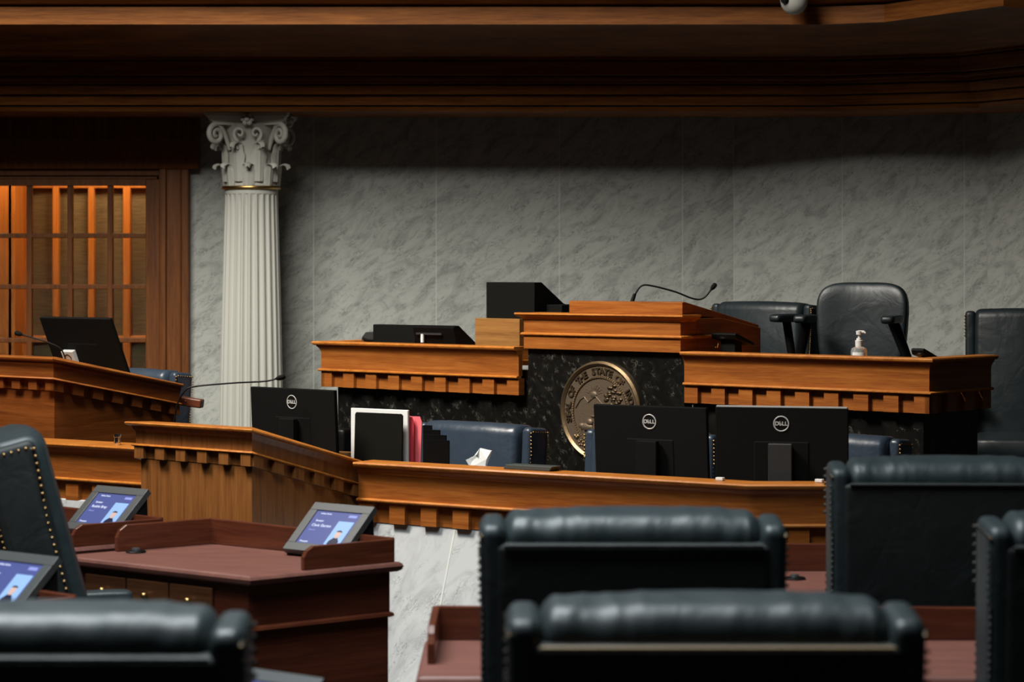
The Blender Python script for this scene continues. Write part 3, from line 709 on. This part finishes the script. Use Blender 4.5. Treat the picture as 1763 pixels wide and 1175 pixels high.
MB().prism([(0, 0, 0), (0, 0, .09), (.03, 0, .12), (.13, 0, .125), (.13, 0, 0)], (0, .14, 0)).done('body', GREYP, t, bevel=.006)
MB().tube([(.02, -.004, .085), (.05, -.006, .075), (.10, -.006, .074)], .007, 8).done('handset', BLACKG, t, smooth=50)
def tiltphone(px, px2, ytop, d, label):
    p = on_r(px, d); w = FR.off(d).s(px2)-FR.off(d).s(px); h = ZZ(ytop, p.y)-(ZR-.075)
    t = thing('desk_phone', label, 'phone', (p.x, p.y, ZR-.074), -R(40))
    MB().prism([(0, 0, h-.03), (0, -.01, h-.008), (0, 0, h), (0, .15, h-.05), (0, .15, h-.065)], (w, 0, 0)).done('display', BLACKG, t, bevel=.003)
    MB().box(.03, w-.03, .03, .09, 0, h-.03).done('foot', BLACKP, t, bevel=.003)
    MB().tube([(w*.18, -.012, h-.072), (w*.24, -.016, h-.05)], .004, 6).done('chrome_clip', CHROME, t, smooth=50)
    MB().tube([(w*.26, -.012, h-.072), (w*.32, -.016, h-.05)], .004, 6).done('chrome_clip', CHROME, t, smooth=50)
tiltphone(1226, 1268, 573, .2, 'black tilted desk phone just right of the podium on the upper desk')
tiltphone(1570, 1592, 600, .2, 'small black device near the right end of the upper desk')
# hand sanitizer
p = on_r(1479, .16)
t = thing('sanitizer_bottle', 'clear pump bottle of hand sanitizer on the right upper desk', 'bottle', (p.x, p.y, ZR-.074), 0)
hz = ZZ(569, p.y)-(ZR-.074); hb = ZZ(597, p.y)-(ZR-.074)
MB().lathe([(0, 0), (.036, 0), (.038, .006), (.038, hb-.022), (.034, hb-.008), (.018, hb), (0, hb)], 28).done('body', CLEAR, t, smooth=40)
MB().loft([[(.0388*cos(R(a_)), .0388*sin(R(a_)), z) for a_ in list(range(-150, -40, 10))]+[(.036*cos(R(a_)), .036*sin(R(a_)), z) for a_ in list(range(-50, -160, -10))] for z in (.02, hb-.026)]).done('paper_label', PAPER, t)
MB().lathe([(0, hb), (.017, hb), (.018, hb+.028), (.012, hb+.03), (.012, hb+.038), (.005, hb+.04), (.005, hz-.022), (.013, hz-.02), (.015, hz-.004), (0, hz)], 20).done('pump', WHITE, t, smooth=40)
MB().tube([(0, 0, hz-.008), (.02, -.01, hz-.007), (.028, -.014, hz-.013)], [.008, .006, .004], 8).done('nozzle', WHITE, t, smooth=40)

# ------------------------------------------------------------------ things on the clerk desk
def on_c(px, d): return FC.off(d).at(px)
def cs(px, d): return FC.off(d).s(px)
zt_ = .761
p = on_c(604, .2); w = cs(700, .2)-cs(604, .2); h = ZZ(704, p.y)-zt_
t = thing('file_holder', 'pale file holder behind a dark panel on the lower desk beside pink folders', 'file holder', (p.x, p.y, zt_), -R(FCa))
xa_ = cs(604, .24)-cs(604, .2); MB().box(xa_, cs(702, .24)-cs(604, .2), .04, .052, 0, h).done('white_panel', PAPER, t, bevel=.002)
wq = cs(694, .2)-cs(604, .2)
o = MB().prism([(.012, 0, 0), (.022, .0, h-.022), (.028, 0, h-.014), (wq-.012, 0, h-.014), (wq-.004, 0, h-.022), (wq-.010, 0, 0)], (0, .008, 0)).done('dark_panel', plain('olive_black', (.006, .006, .004), .8, spec=.12), t, bevel=.001)
MB().box(.0, w-.02, .0, .052, 0, .010).done('tray', GREYP, t)
for i, (pxa, pxb, d, top, mt, lb) in enumerate(((700, 712, .262, 718, RED, 'deep red folder standing at the right edge of the pale file holder'), (705, 726, .28, 717, PINK, 'bright pink folder standing between the file holder and black sorter'))):
    p = on_c(pxa, d); wf = cs(pxb, d)-cs(pxa, d); hf = ZZ(top, p.y)-zt_
    o = MB().prism([(0, 0, 0), (0, 0, hf), (wf-.010, 0, hf), (wf, 0, hf-.022), (wf-.012*i, 0, 0)], (0, .004, 0)).done('paper_folder', mt, loc=(p.x, p.y, zt_), rot=(0, 0, -R(FCa)))
    tag(o, lb, 'folder')
t0 = on_c(728, .18)
t = thing('file_sorter', 'black stepped file sorter on the lower desk in front of the blue chair', 'file sorter', (t0.x, t0.y, zt_), -R(FCa))
for i, (xb__, yt) in enumerate(((743, 733), (757, 741), (768, 750), (773, 759))):
    d = .24-.045*i; s0_ = cs(728, d)-cs(728, .18); s1_ = cs(xb__, d)-cs(728, .18); pp = on_c(xb__, d)
    MB().box(s0_, s1_, d-.18, d-.174, 0, ZZ(yt, pp.y)-zt_).done('divider', CLIP, t, bevel=.001)
MB().box(0, cs(770, .18)-cs(728, .18), -.08, .08, 0, .012).done('base', CLIP, t)
# tissue and its box
p = on_c(824, .28)
t = thing('tissue_box', 'white tissue sticking up from a box on the lower desk before the blue chair', 'tissue box', (p.x, p.y, zt_), -R(FCa))
MB().box(-.085, .11, -.05, .05, 0, ZZ(807, p.y)-zt_).done('carton', plain('carton_blue', (.20, .24, .30), .7), t, bevel=.002)
zz0 = ZZ(806, p.y)-zt_; sc_ = p.y/F
def tp(x, y, d): return ((x-824)*sc_/cos(R(FCa))*1.0, d, ZZ(y, p.y)-zt_)
top = [tp(810, 806, 0), tp(805, 793, -.01), tp(816, 786, .005), tp(824, 783, -.012), tp(827, 772, .0), tp(844, 776, .012), tp(840, 790, -.006), tp(836, 806, 0)]
m = MB(); m.loft([[Vector(q)+Vector((0, -.004, 0)) for q in top], [Vector(q)+Vector((0, .004, 0)) for q in top]]); bmesh.ops.triangulate(m.bm, faces=m.bm.faces[:]); m.done('tissue', PAPER, t)
p = on_c(866, .02)
w = cs(950, .02)-cs(866, .02)
t = MB().prism([(0, 0, 0), (.012, 0, .018), (w, 0, .018), (w-.012, 0, 0)], (0, .07, 0)).done('pen_tray', plain('grey_green', (.05, .06, .055), .5), bevel=.002, loc=(p.x, p.y, ZCK+.001), rot=(0, 0, -R(FCa)))
tag(t, 'flat grey tray lying on the lower desk ledge between blue chair and seal', 'tray')
p = on_c(578, .35)
t = MB().box(-.04, .06, -.04, .04, 0, ZZ(783, 10.0)-zt_).done('wooden_block', W_BOX, bevel=.002, loc=(P(582, 0, 10.14).x, 10.14, zt_), rot=(0, 0, -R(FCa)))
tag(t, 'small pale wood block between the left lectern and the file holder', 'block')
t = thing('desk_speaker', 'small black rounded speaker behind the lectern and left of the file holder', 'speaker', (P(588, 0, 10.3).x, 10.3, zt_), -R(FCa))
MB().pillow((0, 0, .13), (.044, .04, .13), .25, .4, 24, 12).done('body', BLACKG, t, smooth=50)
MB().box(-.05, .05, -.05, .05, 0, .01).done('foot', BLACKG, t)
for px_, lb in ((1240, 'tiny white block on the lower desk ledge left of the bright edged monitor'), (1411, 'tiny white block on the desk ledge beside the blue-grey topped chair')):
    if px_ == 1240: p = on_c(px_, .04)
    else: p = Vector((P(px_, 0, c1.y+.04).x, c1.y+.04))
    tag(MB().box(-.015, .015, -.01, .01, 0, .012).done('eraser', WHITE, bevel=.002, loc=(p.x, p.y, ZCK+.001), rot=(0, 0, -R(FCa))), lb, 'eraser')

# ================================================================== CHAIRS
def cushion(m, H, cz, rend, rp, nx=90, f=None):
    hx, hy, hz = H; rings = []
    for i in range(nx+1):
        x = hx*sin(pi/2*(-1+2*i/nx)*.999)*.35+hx*(-1+2*i/nx)*.65
        q = max(0, (abs(x)-(hx-rend))/rend); ins = rend*(1-sqrt(max(0, 1-q*q)))*.98; k = 8
        a, b_ = hy-min(ins, hy*.96), hz-ins*.8; r_ = min(rp, a*.98); rg = []
        for (sy, sz, t0) in ((1, 1, 0), (-1, 1, 1), (-1, -1, 2), (1, -1, 3)):
            for j in range(k+1):
                th = pi/2*(t0+j/k); rg.append(Vector((x, sy*(a-r_)+r_*cos(th), cz+sz*(b_-r_)+r_*sin(th))))
        if f: rg = [f(p) for p in rg]
        rings.append(rg)
    return m.loft(rings)
def cushion_done(t, mat, H, cz, y):
    m = MB(); cushion(m, H, cz, .012, .014, 30, lambda p: Vector((p.x, p.y+y, p.z))); return m.done('rear_panel', mat, t, smooth=50)
def make_chair(label, group, mats, W=.62, top=1.212, seat=.50, name='leather_chair', plump=1.0, lean=5, arm=(.075, .115), nail=None, dep=.070, az=.225):
    lm, pm, = mats; nail = nail or NAIL
    t = thing(name, label, 'chair', (0, 0, 0), 0, group)
    # local: sitter faces -Y, rear +Y. back leans back a little
    lean = R(lean); zb = seat-.04; Hb = (top-zb)/cos(lean)
    Mx = Matrix.Translation((0, .20, zb)) @ Matrix.Rotation(-lean, 4, 'X')
    def put(o): o.matrix_local = Mx; return o
    hw = W/2
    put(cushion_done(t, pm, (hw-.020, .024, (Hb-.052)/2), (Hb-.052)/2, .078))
    for sg in (-1, 1):
        m = MB(); hz = (Hb-.014)/2
        def wf(p, sg=sg, hz=hz):
            q = p.z/(2*hz)
            if q > .80: p.x += sg*.005*min(1, (q-.80)/.02)
            p.x += sg*(hw-.026); p.y += .030-(.018*max(0, q-.7)/.3 if p.y < 0 else 0)
            return p
        cushion(m, (.026, dep, hz), hz, .020, .024, 14, wf)
        put(m.done('side_wing', lm, t, smooth=50))
        yf = .030-dep+.006; yr = .030+dep-.004
        m = MB(); nn = 44
        for k in range(nn): m.sph((sg*(hw+(.0055 if k/nn > .8 else 0)), yr, .03+(Hb-.09)*k/(nn-1)), .0038, 7, 4)
        put(m.done('rear_nail_row', NAILD if nail is NAILD else nail, t, smooth=60))
        m = MB()
        for k in range(36): m.sph((sg*(hw+(.0055 if k/36 > .8 else 0)), yf-(.018*max(0, k/36-.7)/.3), .05+(Hb-.09)*k/35), .0052, 7, 4)
        n2 = 8
        for k in range(n2): m.sph((sg*(hw+.003), yf-.015+(yr-yf+.01)*k/(n2-1), Hb-.034+(0 if k else -.006)), .0052, 7, 4)
        put(m.done('front_nail_row', nail, t, smooth=60))
        # leather piping over the top of each wing
        put(MB().tube([(sg*(hw+.003), yf-.012, Hb-.040), (sg*(hw-.002), yf+.0, Hb-.028), (sg*(hw-.002), yr-.02, Hb-.028), (sg*(hw+.002), yr+.002, Hb-.036)], .0024, 6).done('wing_piping', TAN, t, smooth=60))
    rnd = random.Random(7)
    ph = [rnd.random()*6 for _ in range(8)]
    cw = hw-.044
    def cf(p):
        zt = p.z-(Hb-.16)
        if zt > 0:
            q = min(1, zt/.10); ax = abs(p.x)/cw
            edge = .25+.75*ax**1.5
            na = noise.noise(Vector((p.x*17, p.y*6, p.z*6))); nb = noise.noise(Vector((p.x*45+4, p.y*12-p.x*8, p.z*10)))
            nc = noise.noise(Vector((p.x*9, 3.3, 0)))
            wv = -abs(na)*.009+nb*.0028*(.3+nc)+.002
            p.z += wv*q*edge*plump+.005*(1-ax*ax)+nc*.003*plump
            p.y += nb*.004*q*edge*plump
        if p.y < 0: p.y -= .035*(1-(p.x/cw)**2)*(.6+.4*sin(pi*min(1, max(0, p.z/Hb))))
        return p
    m = MB(); cushion(m, (cw, .078, (Hb-.005)/2), (Hb-.005)/2, .030, .050, 140, cf); put(m.done('back_cushion', lm, t, smooth=70))
    put(MB().tube([((-hw+.045)+(2*hw-.09)*k/20, .104, Hb-.054) for k in range(21)], .0042, 8).done('rear_welt', pm, t, smooth=60))
    # seat and cushion
    MB().pillow((0, -.04, seat-.05), (.275, .26, .07), .3, .35, 48, 16).done('seat_cushion', lm, t, smooth=60)
    MB().box(-.25, .25, -.26, .22, seat-.145, seat-.10).done('seat_frame', BLACKP, t, bevel=.01)
    for sg in (-1, 1):
        a = MB().pillow((sg*.315, arm[0], seat+az), (.036, arm[1], .022), .45, .35, 32, 12).done('armrest', lm, t, smooth=60)
        MB().tube([(sg*.24, -.02, seat-.12), (sg*.31, -.03, seat-.10), (sg*.325, .0, seat+.03), (sg*.315, arm[0], seat+az-.015)], [.018, .018, .022, .024], 10).done('arm_post', BLACKG, a, smooth=60)
    MB().tube([(0, 0, .09), (0, 0, seat-.13)], .03, 16).done('gas_column', BLACKG, t, smooth=50)
    for k in range(5):
        an = 2*pi*k/5+.3; d = Vector((cos(an), sin(an), 0))
        g = MB().tube([d*.02+Vector((0, 0, .12)), d*.16+Vector((0, 0, .105)), d*.30+Vector((0, 0, .075))], [.03, .022, .016], 8).done('base_leg', BLACKG, t, smooth=50)
        s_ = Vector((-d.y, d.x, 0))
        MB().tube([d*.30+s_*.022+Vector((0, 0, .03)), d*.30-s_*.022+Vector((0, 0, .03))], .029, 12).done('caster', BLACKP, g, smooth=40)
    return t
SG = 'dark green senators chairs'
def place(t, px, Y, yaw, z=0):
    t.location = ((px-CX)*Y/F, Y, z); t.rotation_euler = (0, 0, R(yaw)); return t
MG = (L_GRN, L_GRN2)
ch0 = make_chair('dark green leather chair back in the bottom centre foreground with pale rear seam', SG, MG, plump=1, nail=NAILD)
def back_at(t, px, Y, yaw, z=0):                        # px, Y of the middle of the backrest
    a = R(yaw); t.location = ((px-CX)*Y/F+.24*sin(a), Y-.24*cos(a), z); t.rotation_euler = (0, 0, a); return t
def seat_at(px, Y, yaw, label, z=0, group=SG, src=ch0):
    c_ = copy_tree(src); c_['label'] = label
    if group: c_['group'] = group
    elif 'group' in c_.keys(): del c_['group']
    place(c_, px, Y, yaw, z); return c_
# rear face sits ~.28 m nearer than the chair origin (after the half turn)
def rear(px, Y, yaw, label, z=0, **k):                  # px, Y of the rear face centre
    a = R(yaw); d = Vector((-sin(a), cos(a)))*.29       # local +Y in world
    X = (px-CX)*Y/F; c_ = copy_tree(k.get('src', ch0)); c_['label'] = label
    g = k.get('group', SG)
    if g: c_['group'] = g
    c_.location = (X-d.x, Y-d.y, z); c_.rotation_euler = (0, 0, a); return c_
ch0.location = ((1228-CX)*3.63/F, 3.63+.29, 0); ch0.rotation_euler = (0, 0, pi)
rear(1088, 4.94, 180, 'dark green leather chair with a wrinkled top roll, hiding the marble base centre')
rear(1632, 6.30, 178, 'dark chair with a blue-grey top roll right of the bright edged monitor')
rear(1955, 4.90, 180, 'dark leather chair cut off by the right edge of the photo')
rear(62, 3.53, 180, 'dark leather chair with a shiny top roll in the bottom left corner')
for o in [q for q in bpy.data.objects if q.parent == ch0 and q.name.startswith('rear_welt')]:
    o.data = o.data.copy(); o.data.materials[0] = TAN
side = make_chair('dark leather chair with brass nails at the left edge, seen from its side', SG, MG, plump=1, top=1.25, lean=15, arm=(.09, .08))
back_at(side, 112, 6.82, 106)
for o in [q for q in bpy.data.objects if q.parent == side and q.name.startswith('side_wing')]: o.data.materials[0] = L_GRN2  # shade on this chair's wings comes from the darkened leather copy
# blue chairs behind the clerk desk (lower backs)
BG = 'blue leather clerks chairs'
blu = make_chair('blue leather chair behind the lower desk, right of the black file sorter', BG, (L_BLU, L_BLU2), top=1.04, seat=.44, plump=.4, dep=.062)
back_at(blu, 822, 10.45, -37)
def bl(px, Y, yaw, label, z=0, group=BG, src=None):
    c_ = copy_tree(src or blu); c_['label'] = label; c_['group'] = group; return back_at(c_, px, Y, yaw, z)
bl(1122, 10.0, -34, 'blue leather chair mostly hidden behind the monitor covering the seal')
bl(1432, 9.75, -33, 'blue leather chair showing right of the bright edged monitor')
bl(512, 11.1, -40, 'blue leather chair almost hidden behind the monitor on the left lectern').scale = (.92, .9, .90)
bl(232, 12.45, -34, 'blue leather chair behind the far left lectern before the column', .15)

# rostrum chairs
RG = 'dark leather chairs on the rostrum'
PD = .72                                                # speaker's dais
def FP(a, d): p = FR.pt(a, d); return (p.x, p.y)
struct(MB().slab([FP(s902-.35, .74), FP(s1172+.95, .74), (2.12, 11.8), (2.12, 13.1), (1.3, 14.0), (.1, 13.6)], PF, PD).done('floor.002', CARPET))
drk = make_chair('low dark leather chair behind the podium, right side brass nails showing', RG, (L_DK, L_DK), top=ZZ(520, 12.8)-PD, seat=.42, plump=.2, az=.315, arm=(-.06, .13))
back_at(drk, 1318, 12.8, -38, PD)
drk2 = make_chair('dark leather chair at the right edge beyond the end of the upper desk', RG, (L_DK, L_DK), top=1.11, seat=.48, plump=.2)
back_at(drk2, 1772, 11.95, -14, PF)
def round_chair():
    t = thing('swivel_chair', 'tall round-backed dark leather swivel chair behind the hand sanitizer', 'chair', ((1474-CX)*12.1/F, 12.1+.1, PD), R(-22))
    top = ZZ(487, 12.1)-PD; seat = .42
    def cf(p):
        q = p.z/(.40); p.x *= 1+.13*q-.06*q*q
        p.y += .05*(p.x/.25)**2*-1
        return p
    M = Matrix.Translation((0, .22, seat+.0)) @ Matrix.Rotation(-R(4), 4, 'X')
    h = (top-seat)/2
    o = MB().pillow((0, 0, h), (.235, .06, h), .48, .42, 56, 28, cf).done('backrest', L_DK, t, smooth=60); o.matrix_local = M
    o = MB().pillow((0, .03, h), (.225, .055, h-.01), .48, .42, 56, 28, cf).done('back_shell', L_GRN2, t, smooth=60); o.matrix_local = M
    MB().pillow((0, -.04, seat-.05), (.26, .25, .06), .3, .4, 48, 14).done('seat_cushion', L_DK, t, smooth=60)
    for sg in (-1, 1):
        a = MB().pillow((sg*.225, -.10, seat+.315), (.036, .13, .022), .45, .35, 32, 12).done('armrest', L_DK, t, smooth=60)
        MB().tube([(sg*.22, 0, seat-.10), (sg*.285, 0, seat-.08), (sg*.285, 0, seat+.1), (sg*.225, -.08, seat+.305)], [.016, .018, .025, .03], 10).done('arm_post', BLACKG, a, smooth=60)
    MB().tube([(0, 0, .09), (0, 0, seat-.1)], .03, 16).done('gas_column', BLACKG, t, smooth=50)
    for k in range(5):
        an = 2*pi*k/5; d = Vector((cos(an), sin(an), 0))
        g = MB().tube([d*.02+Vector((0, 0, .12)), d*.30+Vector((0, 0, .075))], [.03, .016], 8).done('base_leg', BLACKG, t, smooth=50)
        s_ = Vector((-d.y, d.x, 0)); MB().tube([d*.30+s_*.022+Vector((0, 0, .03)), d*.30-s_*.022+Vector((0, 0, .03))], .029, 12).done('caster', BLACKP, g, smooth=40)
round_chair()

# ================================================================== SENATORS' DESKS
ZD = .80
DG = 'mahogany senators desks'
def make_desk(label, A, B, D, rails=True, knobs=True):
    # A front-left, B front-right (user edge), D back-right; world plan points
    A, B, D = Vector(A), Vector(B), Vector(D); E = A+(D-B)
    t = thing('senate_desk', label, 'desk', (B.x, B.y, 0), 0, DG)
    loc = lambda p: (p.x-B.x, p.y-B.y)
    ring = [loc(A), loc(B), loc(D), loc(E)]
    c = sum((Vector(q) for q in ring), Vector((0, 0)))/4
    def sc(k): return [tuple(c+(Vector(q)-c)+(Vector(q)-c).normalized()*k) for q in ring]
    z = ZD
    MB().loft([[(*q, z-.030) for q in sc(-.012)], [(*q, z-.024) for q in sc(.004)], [(*q, z-.012) for q in sc(.010)], [(*q, z-.004) for q in sc(.004)], [(*q, z) for q in sc(-.006)]]).done('desktop', W_MTOP, t, smooth=20)
    e1 = sc(-.035)
    MB().loft([[(*q, z-.16) for q in e1], [(*q, z-.03) for q in e1]]).done('apron', W_MAH, t)
    m = MB(); q1 = sc(-.028)
    m.loft([[(*q, z-.172) for q in sc(-.030)], [(*q, z-.168) for q in sc(-.020)], [(*q, z-.160) for q in sc(-.022)], [(*q, z-.155) for q in sc(-.033)]]); m.done('moulding', W_MAHR, t)
    # pedestal: side panels and modesty panel, open at the user side
    uu = Vector((ring[1][0]-ring[0][0], ring[1][1]-ring[0][1])).normalized(); vv = Vector((ring[2][0]-ring[1][0], ring[2][1]-ring[1][1])).normalized()
    e = [Vector(q) for q in sc(-.04)]
    MB().slab([e[1]-uu*.03, e[1], e[2], e[2]-uu*.03], 0, z-.16).done('side_panel', W_MAH, t)
    MB().slab([e[0], e[0]+uu*.03, e[3]+uu*.03, e[3]], 0, z-.16).done('side_panel', W_MAH, t)
    MB().slab([e[3]+uu*.03, e[2]-uu*.03, e[2]-uu*.03-vv*.03, e[3]+uu*.03-vv*.03], .05, z-.16).done('modesty_panel', W_MAH, t)
    # drawers on the user side
    A2 = Vector(e1[0]); Bn = Vector(e1[1]); Ln = (Bn-A2).length; nn = Vector((uu.y, -uu.x))
    for k in range(3):
        s0 = Ln*(.09+.245*k)+.004; s1 = Ln*(.09+.245*(k+1))-.004
        p0 = A2+uu*s0; p1 = A2+uu*s1
        d = MB().slab([p0, p0+nn*.010, p1+nn*.010, p1], z-.145, z-.05).done('drawer', W_DRAW, t, bevel=.003)
        pm = (p0+p1)/2+nn*.022
        MB().sph((pm.x, pm.y, z-.095), .011, 12, 8).done('knob', NAIL, d, smooth=60)
    if rails:
        f = [Vector(q) for q in sc(-.024)]
        def rail(a, b_, rise0, nm='rail'):
            a, b_ = Vector(a), Vector(b_); d = (b_-a).normalized(); n2 = Vector((d.y, -d.x))*.009; Ln = (b_-a).length
            # profile along the run: rounded nose at the start
            pf = [(0, 0), (0, rise0*.55), (.012, rise0*.82), (.035, rise0), (Ln, rise0), (Ln, 0)]
            m = MB(); m.loft([[(a.x+d.x*s+n2.x*q, a.y+d.y*s+n2.y*q, z+h) for s, h in pf] for q in (-1, 1)]); return m.done(nm, W_MAHR, t, bevel=.003)
        vL = (f[3]-f[0]).length
        rail(f[3]-vv*.36, f[3], .085, 'side_rail'); rail(f[2]-vv*.34, f[2], .072, 'side_rail')
        a_, b_ = f[3], f[2]; d = (b_-a_).normalized(); n2 = Vector((d.y, -d.x))*.009
        m = MB(); m.loft([[(a_.x+n2.x*q, a_.y+n2.y*q, z), (a_.x+n2.x*q, a_.y+n2.y*q, z+.085), (b_.x+n2.x*q, b_.y+n2.y*q, z+.075), (b_.x+n2.x*q, b_.y+n2.y*q, z)] for q in (-1, 1)]); m.done('back_rail', W_MAHR, t, bevel=.003)
    return t
A = (-1.437, 7.59); B = (-.779, 7.077); D = (-.347, 7.425)
dk = make_desk('mahogany desk with brass knobs, screen and rails in front of the honey wood lectern', A, B, D)
def gromm(p, z, label):
    t = thing('desk_microphone_base', label, 'base', (p[0], p[1], z+.0005))
    MB().lathe([(0, 0), (.031, 0), (.033, .003), (.030, .006), (.018, .008), (0, .008)], 28).done('disc', BLACKG, t, smooth=40)
    MB().lathe([(0, .008), (.014, .008), (.013, .014), (.0, .016)], 20).done('cap', STEEL, t, smooth=40)
g = P(234, 952, .92*F/(952-HY)); gromm((g.x, g.y), ZD, 'small round dark cap on the desk left of the centre-left tablet')
def dcopy(dx, dy, label, src=dk):
    c_ = copy_tree(src); c_['label'] = label; c_.location.x += dx; c_.location.y += dy; return c_
dcopy(-.81, .60, 'mahogany desk farther back at left, mostly hidden by the side-on chair')
dcopy(-.755, -1.30, 'mahogany desk at the left edge under the nearest readable tablet')

# frontal desks right
def fdesk(x0, x1, yf, yb, label): return make_desk(label, (x0, yf), (x1, yf), (x1, yb))
Yb1 = 5.88; Yf1 = 5.34
x0 = (722-CX)*Yf1/F
make_desk('mahogany desk below the bottom edge, carrying the tablet whose grey top just shows', (-1.25, 4.23), (-.33, 4.23), (-.33, 4.76), rails=False)
fdesk(x0, x0+.92, Yf1, Yb1, 'reddish mahogany desk left of and beyond the wrinkled dark chair')
fdesk(.76, 1.68, Yf1, Yb1, 'reddish mahogany desk right of the foreground chair, under the blue-grey chair back')
Yb2 = 7.22; Yf2 = 6.66
fdesk(.70, 1.62, Yf2, Yb2, 'reddish mahogany desk seen in the gap between the two large chair backs')
g = P(1368, 998, .92*F/(998-HY)); gromm((g.x, g.y), ZD, 'small round dark cap on the desk in the gap between two chair backs')

# tablets
TG = 'tilted voting tablets on the desks'
def make_tablet(label, name_txt):
    t = thing('desk_tablet', label, 'tablet', (0, 0, 0), 0, TG)
    w = .256; L = .206; rec = R(41.5); lf = .022
    # local: face rises toward +Y; x along width. origin at front-left bottom on desk
    M = Matrix.Translation((0, 0, lf)) @ Matrix.Rotation(rec, 4, 'X')   # local plane x,y -> tilted
    zt2 = lf+L*sin(rec); yt = L*cos(rec)
    MB().prism([(0.004, .016, 0), (0.004, .016, .012), (0.004, yt, zt2-.020), (0.004, yt+.004, 0)], (w-.008, 0, 0)).done('stand', BLACKP, t, bevel=.002)
    bw = .032
    m = MB()
    m.box(0, w, 0, bw, -.022, 0); m.box(0, w, L-bw, L, -.022, 0); m.box(0, bw, bw, L-bw, -.022, 0); m.box(w-bw, w, bw, L-bw, -.022, 0)
    bz = m.done('bezel', BEZEL, t, bevel=.0012); bz.matrix_local = M
    sc = MB().box(bw, w-bw, bw, L-bw, -.02, -.004).done('screen', SCREEN, t); sc.matrix_local = M
    def txt(s, size, x, y, mt, nm): 
        o = text_mesh(s, size, mt, nm, sc, .0003, 'LEFT'); o.location = (x, y, -.0035); return o
    txt('Indiana Senate', .008, bw+.022, L-bw-.011, SCR_T, 'heading_text')
    txt('Senator', .011, bw+.020, L-bw-.042, SCR_T, 'title_text')
    if name_txt: txt(name_txt, .0155, bw+.016, L-bw-.062, SCR_T, 'name_text')
    txt('District', .009, bw+.016, L-bw-.082, SCR_D, 'small_text')
    txt('Present', .011, bw+.012, bw+.010, SCR_T, 'footer_text')
    MB().box(w-bw-.048, w-bw-.014, L-bw-.020, L-bw-.010, -.004, -.0034).done('status_badge', SCR_D, sc)
    ph = MB().box(w-bw-.075, w-bw-.010, bw+.004, L-bw-.038, -.004, -.0032).done('portrait', SCR_P, sc)
    m = MB(); cx_ = w-bw-.042
    m.slab([(cx_-.022, bw+.006), (cx_+.022, bw+.006), (cx_+.020, bw+.020), (cx_+.008, bw+.034), (cx_-.008, bw+.034), (cx_-.020, bw+.020)], -.0032, -.0028); m.done('suit', SCR_S, sc)
    m = MB(); m.slab([(cx_+.011*cos(2*pi*k/16), bw+.048+.016*sin(2*pi*k/16)) for k in range(16)], -.0032, -.0024); m.done('face', SCR_F, sc)
    m = MB(); m.slab([(cx_+.0115*cos(pi*k/10), bw+.0585+.0065*sin(pi*k/10)) for k in range(11)], -.0032, -.0020); m.done('hair', SCR_S, sc)
    return t
tab = make_tablet('tablet on the desk in front of the long lower desk, blue screen with portrait', 'Chris Garten')
uD = Vector((B[0]-A[0], B[1]-A[1])).normalized(); aD = atan2(uD.y, uD.x)
pA = P(486, 957, .92*F/(957-HY)); tab.location = (pA.x, pA.y, ZD+.0005); tab.rotation_euler = (0, 0, aD)
def tcopy(dx, dy, label, nm):
    t2 = make_tablet(label, nm); t2.location = (pA.x+dx, pA.y+dy, ZD+.0005); t2.rotation_euler = (0, 0, aD)
tcopy(-.81, .60, 'farthest tablet at left, beside the brass-nailed chair, blue screen with portrait', 'Rodric Bray')
tcopy(-.755, -1.30, 'tablet cut off by the left edge, blue screen above the shiny chair', '')
tcopy(0, 0, 'tablet at the bottom edge, only its grey top bezel in view', '')
t2 = [o for o in bpy.data.objects if o.get('label', '').startswith('tablet at the bottom')][0]
t2.scale = (.85,)*3; t2.location = (-.612, 4.575, ZD+.0005)

# ================================================================== LIGHT
def area(name, loc, target, size, power, col=(1, .93, .82), sy=None, spread=180):
    l = bpy.data.lights.new(name, 'AREA'); l.energy = power; l.size = size; l.color = col; l.spread = R(spread)
    if sy: l.shape = 'RECTANGLE'; l.size_y = sy
    o = bpy.data.objects.new(name, l); C.objects.link(o); o.location = loc
    d = Vector(target)-Vector(loc); o.rotation_euler = d.to_track_quat('-Z', 'Y').to_euler(); return o
area('ceiling_light_main', (-3.6, 8.3, 6.6), (.6, 10.4, .9), 1.6, 150, (1, .93, .84), spread=76)
area('ceiling_light_wall', (-3.2, 9.0, 7.2), (-1.7, 16.8, .9), 4.6, 320, (1, .98, .90), spread=76)
area('ceiling_light_near', (-1.3, 5.0, 5.4), (-1.2, 5.0, 0), 2.8, 250, (.90, .97, 1), spread=110)
area('vestibule_lamp', (vx(235), WY+.65, 2.85), (vx(150), VY, 1.2), .35, 17, (1, .70, .38))
area('vestibule_lamp_left', (vx(0), WY+.5, 2.85), (vx(20), VY, 1.4), .35, 14, (1, .62, .30))
w = bpy.data.worlds.new('World'); bpy.context.scene.world = w; w.use_nodes = True
w.node_tree.nodes['Background'].inputs[0].default_value = (.75, .8, .75, 1); w.node_tree.nodes['Background'].inputs[1].default_value = .017

# ================================================================== CAMERA
cd = bpy.data.cameras.new('Camera'); cam = bpy.data.objects.new('Camera', cd); C.objects.link(cam)
cam.location = (0, 0, CZ); cam.rotation_euler = (pi/2, 0, 0)
cd.sensor_width = 36; cd.sensor_fit = 'HORIZONTAL'; cd.lens = F*36/1763; cd.shift_y = (HY-587.5)/1763
cd.clip_start = .1; cd.clip_end = 100
cd.dof.use_dof = True; cd.dof.focus_distance = 10.8; cd.dof.aperture_fstop = 5.0
sc = bpy.context.scene; sc.camera = cam
sc.view_settings.view_transform = 'Standard'; sc.view_settings.look = 'None'; sc.view_settings.exposure = -.12; sc.view_settings.gamma = 1; sc.view_settings.use_curve_mapping = False
